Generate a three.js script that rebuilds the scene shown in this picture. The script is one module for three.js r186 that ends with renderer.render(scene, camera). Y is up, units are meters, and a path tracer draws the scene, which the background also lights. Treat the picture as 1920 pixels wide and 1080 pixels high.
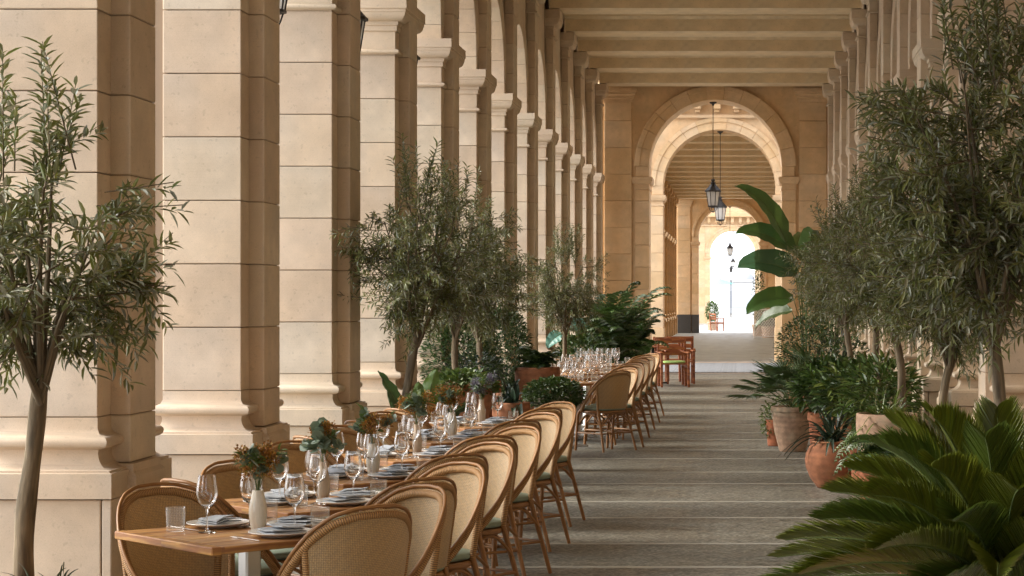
import * as THREE from 'three';
import { mergeGeometries, toCreasedNormals } from 'three/addons/utils/BufferGeometryUtils.js';

/* ------------------------------------------------------------------ camera, sky, sun, exposure */
const scene = new THREE.Scene();
const camera = new THREE.PerspectiveCamera(2 * Math.atan(540 / 3840) * 180 / Math.PI, 16 / 9, 0.1, 3000);
camera.position.set(0, 1.7, 0);
camera.lookAt(0, 1.7, -10);
camera.setViewOffset(1920, 1080, -430, -19, 1920, 1080);

const sunDir = new THREE.Vector3(-0.83, 0.56, -0.02).normalize();
{
  const W = 256, H = 128, data = new Float32Array(W * H * 4), d = new THREE.Vector3();
  for (let j = 0; j < H; j++) for (let i = 0; i < W; i++) {
    const th = (j + 0.5) / H * Math.PI - Math.PI / 2, ph = ((i + 0.5) / W - 0.5) * 2 * Math.PI;
    d.set(Math.cos(th) * Math.cos(ph), Math.sin(th), Math.cos(th) * Math.sin(ph));
    const up = Math.max(d.y, 0), t = Math.pow(up, 0.55);
    const g = Math.max(d.dot(sunDir), 0), glow = 1.1 * Math.pow(g, 3) + 1.0 * Math.pow(g, 16);
    const k = (j * W + i) * 4;
    data[k] = 1.05 * (1 - t) + 0.62 * t + glow * 1.0;
    data[k + 1] = 1.06 * (1 - t) + 0.74 * t + glow * 0.94;
    data[k + 2] = 1.08 * (1 - t) + 0.98 * t + glow * 0.82;
    data[k + 3] = 1;
  }
  const sky = new THREE.DataTexture(data, W, H, THREE.RGBAFormat, THREE.FloatType);
  sky.mapping = THREE.EquirectangularReflectionMapping;
  sky.magFilter = sky.minFilter = THREE.LinearFilter;
  sky.needsUpdate = true;
  scene.background = sky;
  scene.environment = sky;
}
const sun = new THREE.DirectionalLight(new THREE.Color(1, 0.93, 0.82), 1.4);
sun.position.copy(sunDir).multiplyScalar(80).add(new THREE.Vector3(0, 0, -25));
sun.target.position.set(0, 0, -25);
sun.castShadow = true;
sun.shadow.radius = 40;
sun.shadow.mapSize.set(4096, 4096);
Object.assign(sun.shadow.camera, { left: -70, right: 70, top: 60, bottom: -60, near: 1, far: 260 });
scene.add(sun, sun.target);

const renderer = new THREE.WebGLRenderer({ antialias: true });
renderer.setSize(1024, 576);
renderer.shadowMap.enabled = true;
renderer.toneMapping = THREE.LinearToneMapping;
renderer.toneMappingExposure = 2.75;

/* ------------------------------------------------------------------ helpers */
const V = (x, y, z) => new THREE.Vector3(x, y, z);
function rng(seed) { let a = seed >>> 0; return () => { a = (a + 0x6D2B79F5) >>> 0; let t = a; t = Math.imul(t ^ (t >>> 15), t | 1); t ^= t + Math.imul(t ^ (t >>> 7), t | 61); return ((t ^ (t >>> 14)) >>> 0) / 4294967296; }; }
const used = {};
function numbered(n) { if (used[n] === undefined) { used[n] = 0; return n; } used[n]++; return n + '_' + String(used[n]).padStart(3, '0'); }
function tag(o, label, category, group, kind) { if (label) o.userData.label = label; if (category) o.userData.category = category; if (group) o.userData.group = group; if (kind) o.userData.kind = kind; return o; }
function thing(name, label, category, [x, y, z] = [0, 0, 0], turn = 0, group) {
  const o = new THREE.Group(); o.name = numbered(name); o.position.set(x, y, z); o.rotation.y = turn; scene.add(o);
  return tag(o, label, category, group);
}
function mesh(name, geo, m, parent) {
  const o = new THREE.Mesh(geo, m); o.castShadow = o.receiveShadow = true;
  o.name = parent ? name : numbered(name); (parent || scene).add(o); return o;
}
function dup(root, pos, turn, label, group, s = 1) {
  const r = root.clone(); r.name = numbered(root.userData.base || root.name.replace(/_\d\d\d$/, '')); r.userData = { ...root.userData };
  r.position.set(...pos); r.rotation.y = turn; r.scale.setScalar(s); scene.add(r);
  if (label) r.userData.label = label; if (group) r.userData.group = group; return r;
}
function clean(g, keepColor) {
  let q = g.index ? g.toNonIndexed() : g;
  for (const k of Object.keys(q.attributes)) if (!['position', 'normal', 'uv', keepColor ? 'color' : ''].includes(k)) q.deleteAttribute(k);
  if (!q.attributes.normal) q.computeVertexNormals();
  if (!q.attributes.uv) q.setAttribute('uv', new THREE.BufferAttribute(new Float32Array(q.attributes.position.count * 2), 2));
  q.clearGroups(); q.morphAttributes = {}; return q;
}
const merge = (list) => mergeGeometries(list.map((g) => clean(g)), false);
function boxUV(g, size = 1, ou = 0, ov = 0) {          // uv in metres / size, by the face's main direction
  const p = g.attributes.position, n = g.attributes.normal, uv = new Float32Array(p.count * 2);
  for (let i = 0; i < p.count; i++) {
    const ax = Math.abs(n.getX(i)), ay = Math.abs(n.getY(i)), az = Math.abs(n.getZ(i));
    let u, v; if (ax >= ay && ax >= az) { u = p.getZ(i); v = p.getY(i); } else if (ay >= az) { u = p.getX(i); v = p.getZ(i); } else { u = p.getX(i); v = p.getY(i); }
    uv[2 * i] = u / size + ou; uv[2 * i + 1] = v / size + ov;
  }
  g.setAttribute('uv', new THREE.BufferAttribute(uv, 2)); return g;
}
function cbox(w, h, d, c = 0.006, x = 0, y = 0, z = 0, uvs = 1.3, ou = 0, ov = 0) {      // box with chamfered edges
  const hw = w / 2, hh = h / 2, hd = d / 2, pos = [];
  const P = { x: (a, b, e) => [a * hw, b * (hh - c), e * (hd - c)], y: (a, b, e) => [a * (hw - c), b * hh, e * (hd - c)], z: (a, b, e) => [a * (hw - c), b * (hh - c), e * hd] };
  const tri = (A, B, C) => {
    const n = [(B[1] - A[1]) * (C[2] - A[2]) - (B[2] - A[2]) * (C[1] - A[1]), (B[2] - A[2]) * (C[0] - A[0]) - (B[0] - A[0]) * (C[2] - A[2]), (B[0] - A[0]) * (C[1] - A[1]) - (B[1] - A[1]) * (C[0] - A[0])];
    const o = n[0] * (A[0] + B[0] + C[0]) + n[1] * (A[1] + B[1] + C[1]) + n[2] * (A[2] + B[2] + C[2]);
    if (o >= 0) pos.push(...A, ...B, ...C); else pos.push(...A, ...C, ...B);
  };
  const quad = (A, B, C, D) => { tri(A, B, C); tri(A, C, D); };
  for (const s of [-1, 1]) {
    quad(P.x(s, -1, -1), P.x(s, 1, -1), P.x(s, 1, 1), P.x(s, -1, 1));
    quad(P.y(-1, s, -1), P.y(1, s, -1), P.y(1, s, 1), P.y(-1, s, 1));
    quad(P.z(-1, -1, s), P.z(1, -1, s), P.z(1, 1, s), P.z(-1, 1, s));
    for (const t of [-1, 1]) {
      quad(P.x(s, t, -1), P.x(s, t, 1), P.y(s, t, 1), P.y(s, t, -1));
      quad(P.y(-1, s, t), P.y(1, s, t), P.z(1, s, t), P.z(-1, s, t));
      quad(P.x(s, -1, t), P.x(s, 1, t), P.z(s, 1, t), P.z(s, -1, t));
      for (const q of [-1, 1]) tri(P.x(s, t, q), P.y(s, t, q), P.z(s, t, q));
    }
  }
  const g = new THREE.BufferGeometry(); g.setAttribute('position', new THREE.Float32BufferAttribute(pos, 3)); g.computeVertexNormals();
  g.translate(x, y, z); return boxUV(g, uvs, ou, ov);
}
function ring(profile, hw, hd, x = 0, z = 0, crease = 0.7) {        // moulding that runs round a rectangular shaft
  const pos = [], cs = [[1, 1], [-1, 1], [-1, -1], [1, -1]];
  for (let i = 0; i + 1 < profile.length; i++) for (let k = 0; k < 4; k++) {
    const [o0, y0] = profile[i], [o1, y1] = profile[i + 1], a = cs[k], b = cs[(k + 1) % 4];
    const A = [x + a[0] * (hw + o0), y0, z + a[1] * (hd + o0)], B = [x + b[0] * (hw + o0), y0, z + b[1] * (hd + o0)];
    const C = [x + b[0] * (hw + o1), y1, z + b[1] * (hd + o1)], D = [x + a[0] * (hw + o1), y1, z + a[1] * (hd + o1)];
    pos.push(...A, ...D, ...C, ...A, ...C, ...B);
  }
  let g = new THREE.BufferGeometry(); g.setAttribute('position', new THREE.Float32BufferAttribute(pos, 3)); g.computeVertexNormals();
  g = toCreasedNormals(g, crease); return boxUV(g, 1.3);
}
function arcPts(cx, cy, r, a0, a1, n) { const o = []; for (let i = 0; i <= n; i++) { const a = a0 + (a1 - a0) * i / n; o.push([cx + Math.cos(a) * r, cy + Math.sin(a) * r]); } return o; }
function extr(pts, depth, bevel = 0) {
  const s = pts instanceof THREE.Shape ? pts : new THREE.Shape(pts.map((p) => new THREE.Vector2(p[0], p[1])));
  const g = new THREE.ExtrudeGeometry(s, { depth: depth - 2 * bevel, bevelEnabled: bevel > 0, bevelSize: bevel, bevelThickness: bevel, bevelOffset: -bevel, bevelSegments: 1, curveSegments: 24, steps: 1 });
  g.translate(0, 0, -depth / 2 + bevel); const q = g.index ? g.toNonIndexed() : g; q.computeVertexNormals(); q.clearGroups(); return boxUV(q, 1.3);
}
function voussoir(r0, r1, a0, a1, depth, cy, n = 4) {
  const p = [...arcPts(0, cy, r0, a0, a1, n), ...arcPts(0, cy, r1, a1, a0, n)];
  return extr(p, depth, 0.006);
}
function tube(pts, r, seg = 16, rad = 6, cap = true) {
  const c = pts.length === 2 ? new THREE.LineCurve3(pts[0], pts[1]) : new THREE.CatmullRomCurve3(pts, false, 'catmullrom', 0.5);
  const fr = c.computeFrenetFrames(seg, false), pos = [], nor = [], uv = [], idx = [], len = c.getLength();
  for (let i = 0; i <= seg; i++) {
    const t = i / seg, p = c.getPointAt(t), rr = typeof r === 'function' ? r(t) : r, N = fr.normals[i], B = fr.binormals[i];
    for (let j = 0; j <= rad; j++) {
      const a = j / rad * Math.PI * 2, cs = Math.cos(a), sn = Math.sin(a);
      const nx = cs * N.x + sn * B.x, ny = cs * N.y + sn * B.y, nz = cs * N.z + sn * B.z;
      pos.push(p.x + nx * rr, p.y + ny * rr, p.z + nz * rr); nor.push(nx, ny, nz); uv.push(j / rad, t * len);
    }
  }
  for (let i = 0; i < seg; i++) for (let j = 0; j < rad; j++) { const a = i * (rad + 1) + j, b = a + rad + 1; idx.push(a, a + 1, b, b, a + 1, b + 1); }
  if (cap) for (const e of [0, seg]) {
    const p = c.getPointAt(e / seg), T = fr.tangents[e], s = e ? 1 : -1, k = pos.length / 3; pos.push(p.x, p.y, p.z); nor.push(T.x * s, T.y * s, T.z * s); uv.push(0, 0);
    for (let j = 0; j < rad; j++) { const a = e * (rad + 1) + j; if (e) idx.push(a, a + 1, k); else idx.push(a, k, a + 1); }
  }
  const g = new THREE.BufferGeometry(); g.setAttribute('position', new THREE.Float32BufferAttribute(pos, 3)); g.setAttribute('normal', new THREE.Float32BufferAttribute(nor, 3)); g.setAttribute('uv', new THREE.Float32BufferAttribute(uv, 2)); g.setIndex(idx);
  return g;
}
function lathe(pts, seg = 32, uvs = 0.5) {
  const g = new THREE.LatheGeometry(pts.map((p) => new THREE.Vector2(Math.max(p[0], 1e-5), p[1])), seg);
  const uv = g.attributes.uv, p = g.attributes.position; for (let i = 0; i < uv.count; i++) uv.setXY(i, uv.getX(i) * 1.2 / uvs, p.getY(i) / uvs);
  return g;
}
/* leaf ribbons with vertex colours */
class Leaves {
  constructor() { this.p = []; this.c = []; }
  tri(a, b, c, col) { this.p.push(a.x, a.y, a.z, b.x, b.y, b.z, c.x, c.y, c.z); for (let i = 0; i < 3; i++) this.c.push(col[0], col[1], col[2]); }
  leaf(base, dir, up, len, wid, col, bend = 0.1, fold = 0.25) {       // lance-shaped leaf folded along its midrib
    const side = V().crossVectors(dir, up).normalize(), n = V().crossVectors(side, dir).normalize();
    const at = (t, s, h) => V().copy(base).addScaledVector(dir, t * len).addScaledVector(side, s * wid / 2).addScaledVector(n, h * wid - bend * len * t * t);
    const b = base, t = at(1, 0, 0), m1 = at(0.35, 0, 0), m2 = at(0.7, 0, 0), l1 = at(0.35, -0.95, fold), r1 = at(0.35, 0.95, fold), l2 = at(0.7, -0.72, fold), r2 = at(0.7, 0.72, fold);
    this.tri(b, m1, l1, col); this.tri(b, r1, m1, col); this.tri(l1, m1, m2, col); this.tri(l1, m2, l2, col); this.tri(m1, r1, r2, col); this.tri(m1, r2, m2, col); this.tri(l2, m2, t, col); this.tri(m2, r2, t, col);
  }
  blade(line, wid, up, col, fold = 0.15) {                              // long ribbon: line = points, wid(t)
    const n = line.length; let pl, pm, pr;
    for (let i = 0; i < n; i++) {
      const t = i / (n - 1), d = V().subVectors(line[Math.min(i + 1, n - 1)], line[Math.max(i - 1, 0)]).normalize(), s = V().crossVectors(d, up).normalize(), nn = V().crossVectors(s, d), w = wid(t) / 2;
      const m = line[i], l = V().copy(m).addScaledVector(s, -w).addScaledVector(nn, fold * w), r = V().copy(m).addScaledVector(s, w).addScaledVector(nn, fold * w);
      if (i) { this.tri(pl, pm, m, col); this.tri(pl, m, l, col); this.tri(pm, pr, r, col); this.tri(pm, r, m, col); }
      pl = l; pm = m; pr = r;
    }
  }
  build() { const g = new THREE.BufferGeometry(); g.setAttribute('position', new THREE.Float32BufferAttribute(this.p, 3)); g.setAttribute('color', new THREE.Float32BufferAttribute(this.c, 3)); g.computeVertexNormals(); return g; }
}
const tint = (R, c, v = 0.25) => { const k = 1 + (R() - 0.5) * 2 * v, w = (R() - 0.5) * v * 0.5; return [c[0] * k * (1 + w), c[1] * k, c[2] * k * (1 - w)]; };

/* ------------------------------------------------------------------ textures and materials */
function noiseGrid(seed, n) { const R = rng(seed), a = new Float32Array(n * n); for (let i = 0; i < n * n; i++) a[i] = R(); return (x, y) => { const xi = Math.floor(x), yi = Math.floor(y), fx = x - xi, fy = y - yi, sx = fx * fx * (3 - 2 * fx), sy = fy * fy * (3 - 2 * fy), m = (v) => ((v % n) + n) % n; const g = (i, j) => a[m(j) * n + m(i)]; return (g(xi, yi) * (1 - sx) + g(xi + 1, yi) * sx) * (1 - sy) + (g(xi, yi + 1) * (1 - sx) + g(xi + 1, yi + 1) * sx) * sy; }; }
function fbm(seed, base, oct) { const gs = []; for (let o = 0; o < oct; o++) gs.push(noiseGrid(seed + o * 17, base << o)); return (u, v) => { let s = 0, a = 0.5, t = 0; for (let o = 0; o < oct; o++) { s += a * gs[o](u * (base << o), v * (base << o)); t += a; a *= 0.55; } return s / t; }; }
function tex(size, fn, srgb = true, sizeY = size) {
  const d = new Uint8Array(size * sizeY * 4);
  for (let j = 0; j < sizeY; j++) for (let i = 0; i < size; i++) { const c = fn((i + 0.5) / size, (j + 0.5) / sizeY, i, j), k = (j * size + i) * 4; for (let q = 0; q < 3; q++) d[k + q] = Math.max(0, Math.min(255, 255 * (c.length ? c[q] : c))); d[k + 3] = c.length > 3 ? 255 * c[3] : 255; }
  const t = new THREE.DataTexture(d, size, sizeY, THREE.RGBAFormat); t.wrapS = t.wrapT = THREE.RepeatWrapping; t.magFilter = THREE.LinearFilter; t.minFilter = THREE.LinearMipmapLinearFilter; t.generateMipmaps = true; if (srgb) t.colorSpace = THREE.SRGBColorSpace; t.needsUpdate = true; return t;
}
const mat = (o, c) => { const m = new THREE.MeshStandardMaterial({ roughness: 0.85, ...o }); if (c) m.color.setRGB(...c); return m; };
const phys = (o, c) => { const m = new THREE.MeshPhysicalMaterial({ roughness: 0.85, ...o }); if (c) m.color.setRGB(...c); return m; };

const nA = fbm(3, 4, 5), nB = fbm(91, 16, 4), nC = fbm(40, 3, 3);
const fin = fbm(61, 48, 3);
const stoneTex = tex(512, (u, v, i, j) => {
  const big = nA(u, v), med = nB(u, v), R = ((i * 73856093) ^ (j * 19349663)) >>> 0, sp = ((Math.imul(R, 2654435761) >>> 8) & 255) / 255;
  let k = 0.92 + 0.12 * (big - 0.5) + 0.07 * (med - 0.5) + 0.05 * (sp - 0.5); const w = nC(u, v) - 0.5;
  if (fin(u, v) > 0.76) k -= 0.05;                       // pits
  if (sp > 0.992) k -= 0.12;
  return [k * (1 + 0.05 * w), k, k * (1 - 0.07 * w)];
});
const stoneBump = tex(512, (u, v, i, j) => { const med = nB(u, v), R = ((i * 73856093) ^ (j * 19349663)) >>> 0, sp = ((Math.imul(R, 2654435761) >>> 8) & 255) / 255; return 0.5 + 0.35 * (med - 0.5) + 0.12 * (nA(u, v) - 0.5) + (sp > 0.97 ? -0.2 : 0) + 0.08 * (sp - 0.5); }, false);
const STONE = [[0.73, 0.575, 0.42], [0.74, 0.61, 0.45], [0.70, 0.545, 0.39], [0.76, 0.605, 0.435]].map((c) => mat({ map: stoneTex, bumpMap: stoneBump, bumpScale: 0.004, roughness: 0.9 }, c));
const WARM = [[0.79, 0.54, 0.30], [0.81, 0.56, 0.32], [0.76, 0.51, 0.27], [0.80, 0.56, 0.33]].map((c) => mat({ map: stoneTex, bumpMap: stoneBump, bumpScale: 0.004, roughness: 0.9 }, c));
const MORTAR = mat({ roughness: 1 }, [0.30, 0.22, 0.15]);
const PLASTER = mat({ map: stoneTex, roughness: 0.9 }, [0.85, 0.68, 0.44]);
const DARKSTONE = mat({ map: stoneTex, bumpMap: stoneBump, bumpScale: 0.003, roughness: 0.6 }, [0.055, 0.05, 0.045]);
const gr = fbm(77, 64, 2);
const slabTex = tex(512, (u, v, i, j) => { const R = ((i * 73856093) ^ (j * 19349663)) >>> 0, sp = ((Math.imul(R, 2654435761) >>> 8) & 255) / 255, k = 0.74 + 0.10 * (nA(u, v) - 0.5) + 0.10 * (nB(u, v) - 0.5) + 0.22 * (sp - 0.5) + 0.75 * (gr(u, v) - 0.5) + (nB(v, u) > 0.66 ? -0.1 : 0); return [k, k * 0.99, k * 0.97]; });
const slabBump = tex(512, (u, v, i, j) => { const R = ((i * 73856093) ^ (j * 19349663)) >>> 0, sp = ((Math.imul(R, 2654435761) >>> 8) & 255) / 255; return 0.5 + 0.3 * (nB(u, v) - 0.5) + 0.3 * (sp - 0.5); }, false);
const slabRough = tex(256, (u, v) => 0.62 + 0.5 * (nA(u, v) - 0.5), false);
const SLAB = [[0.32, 0.312, 0.268], [0.34, 0.33, 0.285], [0.30, 0.295, 0.255], [0.33, 0.317, 0.27]].map((c) => mat({ map: slabTex, bumpMap: slabBump, bumpScale: 0.002, roughnessMap: slabRough, roughness: 0.8 }, c));
const STRIP = mat({ map: stoneTex, roughness: 0.6 }, [0.46, 0.43, 0.36]);
const PAVE = mat({ map: slabTex, roughness: 0.8 }, [0.78, 0.73, 0.66]);
/* wicker */
const WEAVE_N = 8;
const weaveH = (u, v) => { const x = u * WEAVE_N, y = v * WEAVE_N, i = Math.floor(x), j = Math.floor(y), fx = x - i - 0.5, fy = y - j - 0.5, over = (i + j) % 2 === 0; return over ? (1 - 3.4 * fx * fx) * (0.75 + 0.25 * Math.cos(fy * 3)) : (1 - 3.4 * fy * fy) * (0.62 + 0.3 * Math.cos(fx * 3)); };
const wA = fbm(7, 8, 3);
const weaveTex = tex(256, (u, v) => { const h = Math.max(0, weaveH(u, v)), k = 0.56 + 0.38 * h + 0.16 * (wA(u, v) - 0.5), s = wA(v, u) - 0.5; return [k * (1 + 0.05 * s), k * 0.97, k * (0.92 - 0.1 * s)]; });
const weaveBump = tex(256, (u, v) => 0.2 + 0.7 * Math.max(0, weaveH(u, v)), false);
for (const t of [weaveTex, weaveBump]) t.repeat.set(18, 18);               // 8 strands in 5.5 cm
const WICKER = phys({ map: weaveTex, bumpMap: weaveBump, bumpScale: 0.003, roughness: 0.7, transmission: 0.34, thickness: 0 }, [0.93, 0.675, 0.365]);
const wrapTex = tex(32, (u, v) => { const s = (v + 0.15 * u) % 1, k = 0.5 + 0.45 * Math.sin(s * Math.PI); return [k, k * 0.93, k * 0.84]; }, true, 64);
const wrapBump = tex(32, (u, v) => Math.sin(((v + 0.15 * u) % 1) * Math.PI), false, 64);
for (const t of [wrapTex, wrapBump]) t.repeat.set(1, 110);
const WRAP = mat({ map: wrapTex, bumpMap: wrapBump, bumpScale: 0.002, roughness: 0.6 }, [0.60, 0.375, 0.17]);
const poleTex = tex(128, (u, v) => { const k = 0.8 + 0.25 * (wA(u, v * 0.25) - 0.5) + 0.2 * (nB(u, v) - 0.5); return [k, k * 0.96, k * 0.9]; });
const POLE = mat({ map: poleTex, roughness: 0.42 }, [0.50, 0.25, 0.085]);
const CUSHION = mat({ map: tex(128, (u, v, i, j) => 0.9 + 0.06 * ((i + j) % 2) + 0.1 * (nB(u, v) - 0.5)), roughness: 0.95 }, [0.30, 0.36, 0.27]);
/* wood */
const woodTex = tex(512, (u, v) => { const w = nA(u * 0.5, v * 3 % 1), g = Math.sin((v * 26 + w * 5) * 3.0), f = nB(u * 0.25 % 1, v * 2 % 1), k = 0.78 + 0.10 * g * (0.4 + w) + 0.28 * (f - 0.5); return [k, k * (0.95 + 0.05 * g), k * 0.9]; });
const WOOD = [[0.66, 0.35, 0.125], [0.61, 0.31, 0.11], [0.69, 0.38, 0.145]].map((c) => phys({ map: woodTex, roughness: 0.45, clearcoat: 0.2, clearcoatRoughness: 0.35 }, c));
const WOODEDGE = mat({ map: woodTex, roughness: 0.55 }, [0.66, 0.34, 0.11]);
const REDWOOD = mat({ map: woodTex, roughness: 0.5 }, [0.46, 0.15, 0.05]);
const LIME = mat({ roughness: 0.9 }, [0.42, 0.62, 0.20]);
const ALU = mat({ roughness: 0.35, metalness: 0.9 }, [0.66, 0.66, 0.65]);
const STEEL = mat({ roughness: 0.2, metalness: 1 }, [0.72, 0.71, 0.69]);
const IRON = mat({ roughness: 0.55, metalness: 0.4, map: stoneTex }, [0.055, 0.052, 0.048]);
const BLACK = mat({ roughness: 0.5 }, [0.02, 0.02, 0.02]);
const GLASS = phys({ roughness: 0.02, transmission: 1, thickness: 0.01, ior: 1.5 }, [1, 1, 1]);
const PANE = phys({ roughness: 0.5, transmission: 0.55, thickness: 0, ior: 1.5 }, [0.86, 0.86, 0.84]);
const THINGLASS = phys({ roughness: 0.14, transmission: 1, thickness: 0, ior: 1.5 }, [0.98, 0.98, 0.97]);
const CHINA = phys({ roughness: 0.3, clearcoat: 0.5 }, [0.74, 0.71, 0.66]);
const VASE = [phys({ roughness: 0.4, clearcoat: 0.4, map: stoneTex }, [0.78, 0.70, 0.56]), phys({ roughness: 0.5, map: stoneTex }, [0.56, 0.43, 0.30])];
const clothTex = tex(128, (u, v, i, j) => 0.86 + 0.07 * (i % 2) + 0.07 * (j % 2) + 0.1 * (nB(u, v) - 0.5)); clothTex.repeat.set(6, 6);
const NAPKIN = mat({ map: clothTex, roughness: 0.95 }, [0.47, 0.495, 0.53]);
const potTex = tex(512, (u, v) => { const a = nA(u, v), b = nB(u, v), e = Math.max(0, a - 0.5) * 1.5, k = 0.82 + 0.3 * (b - 0.5) + 0.12 * Math.sin(v * 60 + a * 6) * 0.3; return [k + e * 0.12, k + e * 0.3, k + e * 0.34]; });
const TERRA = [[0.50, 0.20, 0.095], [0.70, 0.45, 0.30], [0.46, 0.15, 0.065], [0.60, 0.50, 0.38]].map((c) => mat({ map: potTex, bumpMap: stoneBump, bumpScale: 0.003, roughness: 0.9 }, c));
const SOIL = mat({ map: slabTex, roughness: 1 }, [0.06, 0.04, 0.025]);
const BARK = mat({ map: tex(128, (u, v) => { const k = 0.7 + 0.5 * (nB(u, v * 0.5) - 0.5) + 0.3 * (nA(u, v) - 0.5); return [k, k * 0.97, k * 0.92]; }), bumpMap: stoneBump, bumpScale: 0.006, roughness: 0.95 }, [0.36, 0.295, 0.21]);
const LEAF = phys({ vertexColors: true, roughness: 0.5, transmission: 0.4, thickness: 0 }, [1, 1, 1]);
const GLOSSLEAF = phys({ vertexColors: true, roughness: 0.38, transmission: 0.3, thickness: 0 }, [1, 1, 1]);
const STEMG = mat({ roughness: 0.7 }, [0.10, 0.14, 0.04]);
/* ------------------------------------------------------------------ the arcades */
const S = 2.916, PH = 0.4375, GH = 0.2225;           // bay, half length of a pier and of its tall pilaster
const XL = -3.45, XR = 2.28, AX = -0.585;            // pier centre lines, axis of the walk
const D0 = 10.18 + PH;                               // depth of the first pier in view
const JOINTS = []; for (let i = 0; i < 13; i++) JOINTS.push(1.107 + 0.406 * i);
const J = 0.006;

const baseProfile = [[-0.02, 1.107], [0.0, 1.106], [0.0, 1.05], [0.012, 1.026], [0.03, 1.016], ...arcPts(0.036, 0.985, 0.029, Math.PI / 2, -Math.PI / 2, 8), [0.03, 0.952], [0.008, 0.948], ...arcPts(0.085, 0.93, 0.082, Math.PI, Math.PI * 1.5, 7), [0.085, 0.838], [0.098, 0.834], [0.098, 0.71], [-0.02, 0.708]].reverse();
const capProfile = [[-0.02, 3.955], [0.018, 3.957], ...arcPts(0.018, 3.978, 0.02, -Math.PI / 2, Math.PI / 2, 6), [0.0, 4.0], [0.0, 4.165], [0.018, 4.17], [0.018, 4.215], [0.03, 4.22], [0.034, 4.25], ...arcPts(0.034, 4.33, 0.075, -Math.PI / 2, 0, 6), [0.115, 4.335], [0.115, 4.36], [0.125, 4.365], [0.125, 4.455], [-0.02, 4.458]];
const tallCapProfile = [[-0.02, 5.985], [0.018, 5.987], ...arcPts(0.018, 6.003, 0.016, -Math.PI / 2, Math.PI / 2, 5), [0.002, 6.02], [0.002, 6.14], [0.015, 6.145], [0.015, 6.18], ...arcPts(0.02, 6.27, 0.085, -Math.PI / 2, 0, 6), [0.11, 6.29], [0.12, 6.295], [0.12, 6.44], [-0.02, 6.442]];
const PG = (() => {                                  // shared pier geometries, local x points into the walk
  const R = rng(5), o = { shaft: [], tall: [] };
  o.core = merge([cbox(0.5 - 0.05, 6.9, 2 * PH - 0.05, 0.001, 0, 3.45, 0), cbox(0.12, 6.4, 2 * GH - 0.03, 0.001, 0.275, 3.2, 0), cbox(0.22, 6.9, 2 * PH - 0.10, 0.002, -0.36, 3.45, 0)]);
  o.pedestal = [cbox(0.70, 0.10, 2 * PH + 0.22, 0.008, 0, 0.05, 0), cbox(0.627, 0.6, 2 * PH + 0.14, 0.005, -0.0265, 0.103 + 0.3, 0), cbox(0.047, 0.6, 2 * PH + 0.14, 0.005, 0.3165, 0.103 + 0.3, 0, 1.3, 0.4, 0.2)];
  o.base = ring(baseProfile, 0.25, PH);
  o.cap = ring(capProfile, 0.25, PH);
  o.tallBase = ring([[-0.02, 0.80 - 0.80], [0.055, 0.0], [0.055, 0.74], [0.04, 0.76], [0.04, 0.80], [0.02, 0.82], [0.02, 0.86], [-0.02, 0.862]], 0.06, GH, 0.29, 0);
  o.tallCap = ring(tallCapProfile, 0.06, GH, 0.29, 0);
  const ys = [...JOINTS.filter((y) => y < 3.95), 3.955];
  for (let i = 0; i + 1 < ys.length; i++) o.shaft.push(cbox(0.5, ys[i + 1] - ys[i] - J, 2 * PH, 0.004, 0, (ys[i] + ys[i + 1]) / 2, 0, 1.3, R(), R()));
  o.neck = cbox(0.5 - 0.004, 0.2, 2 * PH - 0.004, 0.003, 0, 4.08, 0);
  const yt = [0.866, ...JOINTS.filter((y) => y < 5.95), 5.985];
  for (let i = 0; i + 1 < yt.length; i++) o.tall.push(cbox(0.12, yt[i + 1] - yt[i] - J * 0.8, 2 * GH, 0.005, 0.29, (yt[i] + yt[i + 1]) / 2, 0, 1.3, R(), R()));
  o.plain = merge([...o.shaft, ...o.tall, o.pedestal[1]]);
  o.plainMould = merge([o.base, o.cap, o.tallBase, o.tallCap]);
  return o;
})();
const yc = 4.62, r0 = S / 2 - PH, r1 = r0 + 0.30;
const AG = (() => {                                  // one side arch, local z runs across the wall, x along it
  const o = { v: [] }, n = 11;
  const sp = (R, t) => extr([[-S / 2, 4.46], [-R, 4.46], [-R, yc], ...arcPts(0, yc, R, Math.PI, 0, 28), [R, 4.46], [S / 2, 4.46], [S / 2, 6.9], [-S / 2, 6.9]], t);
  o.spandrel = sp(r1 - 0.03, 0.44); o.back = sp(r0 + 0.05, 0.22); o.back.translate(0, 0, -0.35);
  for (let i = 0; i < n; i++) o.v.push(voussoir(r0, r1, Math.PI * i / n + 0.002, Math.PI * (i + 1) / n - 0.002, 0.5, yc));
  for (const s of [-1, 1]) o.v.push(cbox(0.30, yc - 4.463, 0.5, 0.005, s * (r0 + 0.15), (yc + 4.462) / 2, 0));
  for (const g of [o.spandrel, o.back, ...o.v]) g.rotateY(Math.PI / 2);
  o.merged = merge(o.v); return o;
})();
const pick = (M, i) => M[((i * 7 + 3) * 13 >> 1) & 3];
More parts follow.
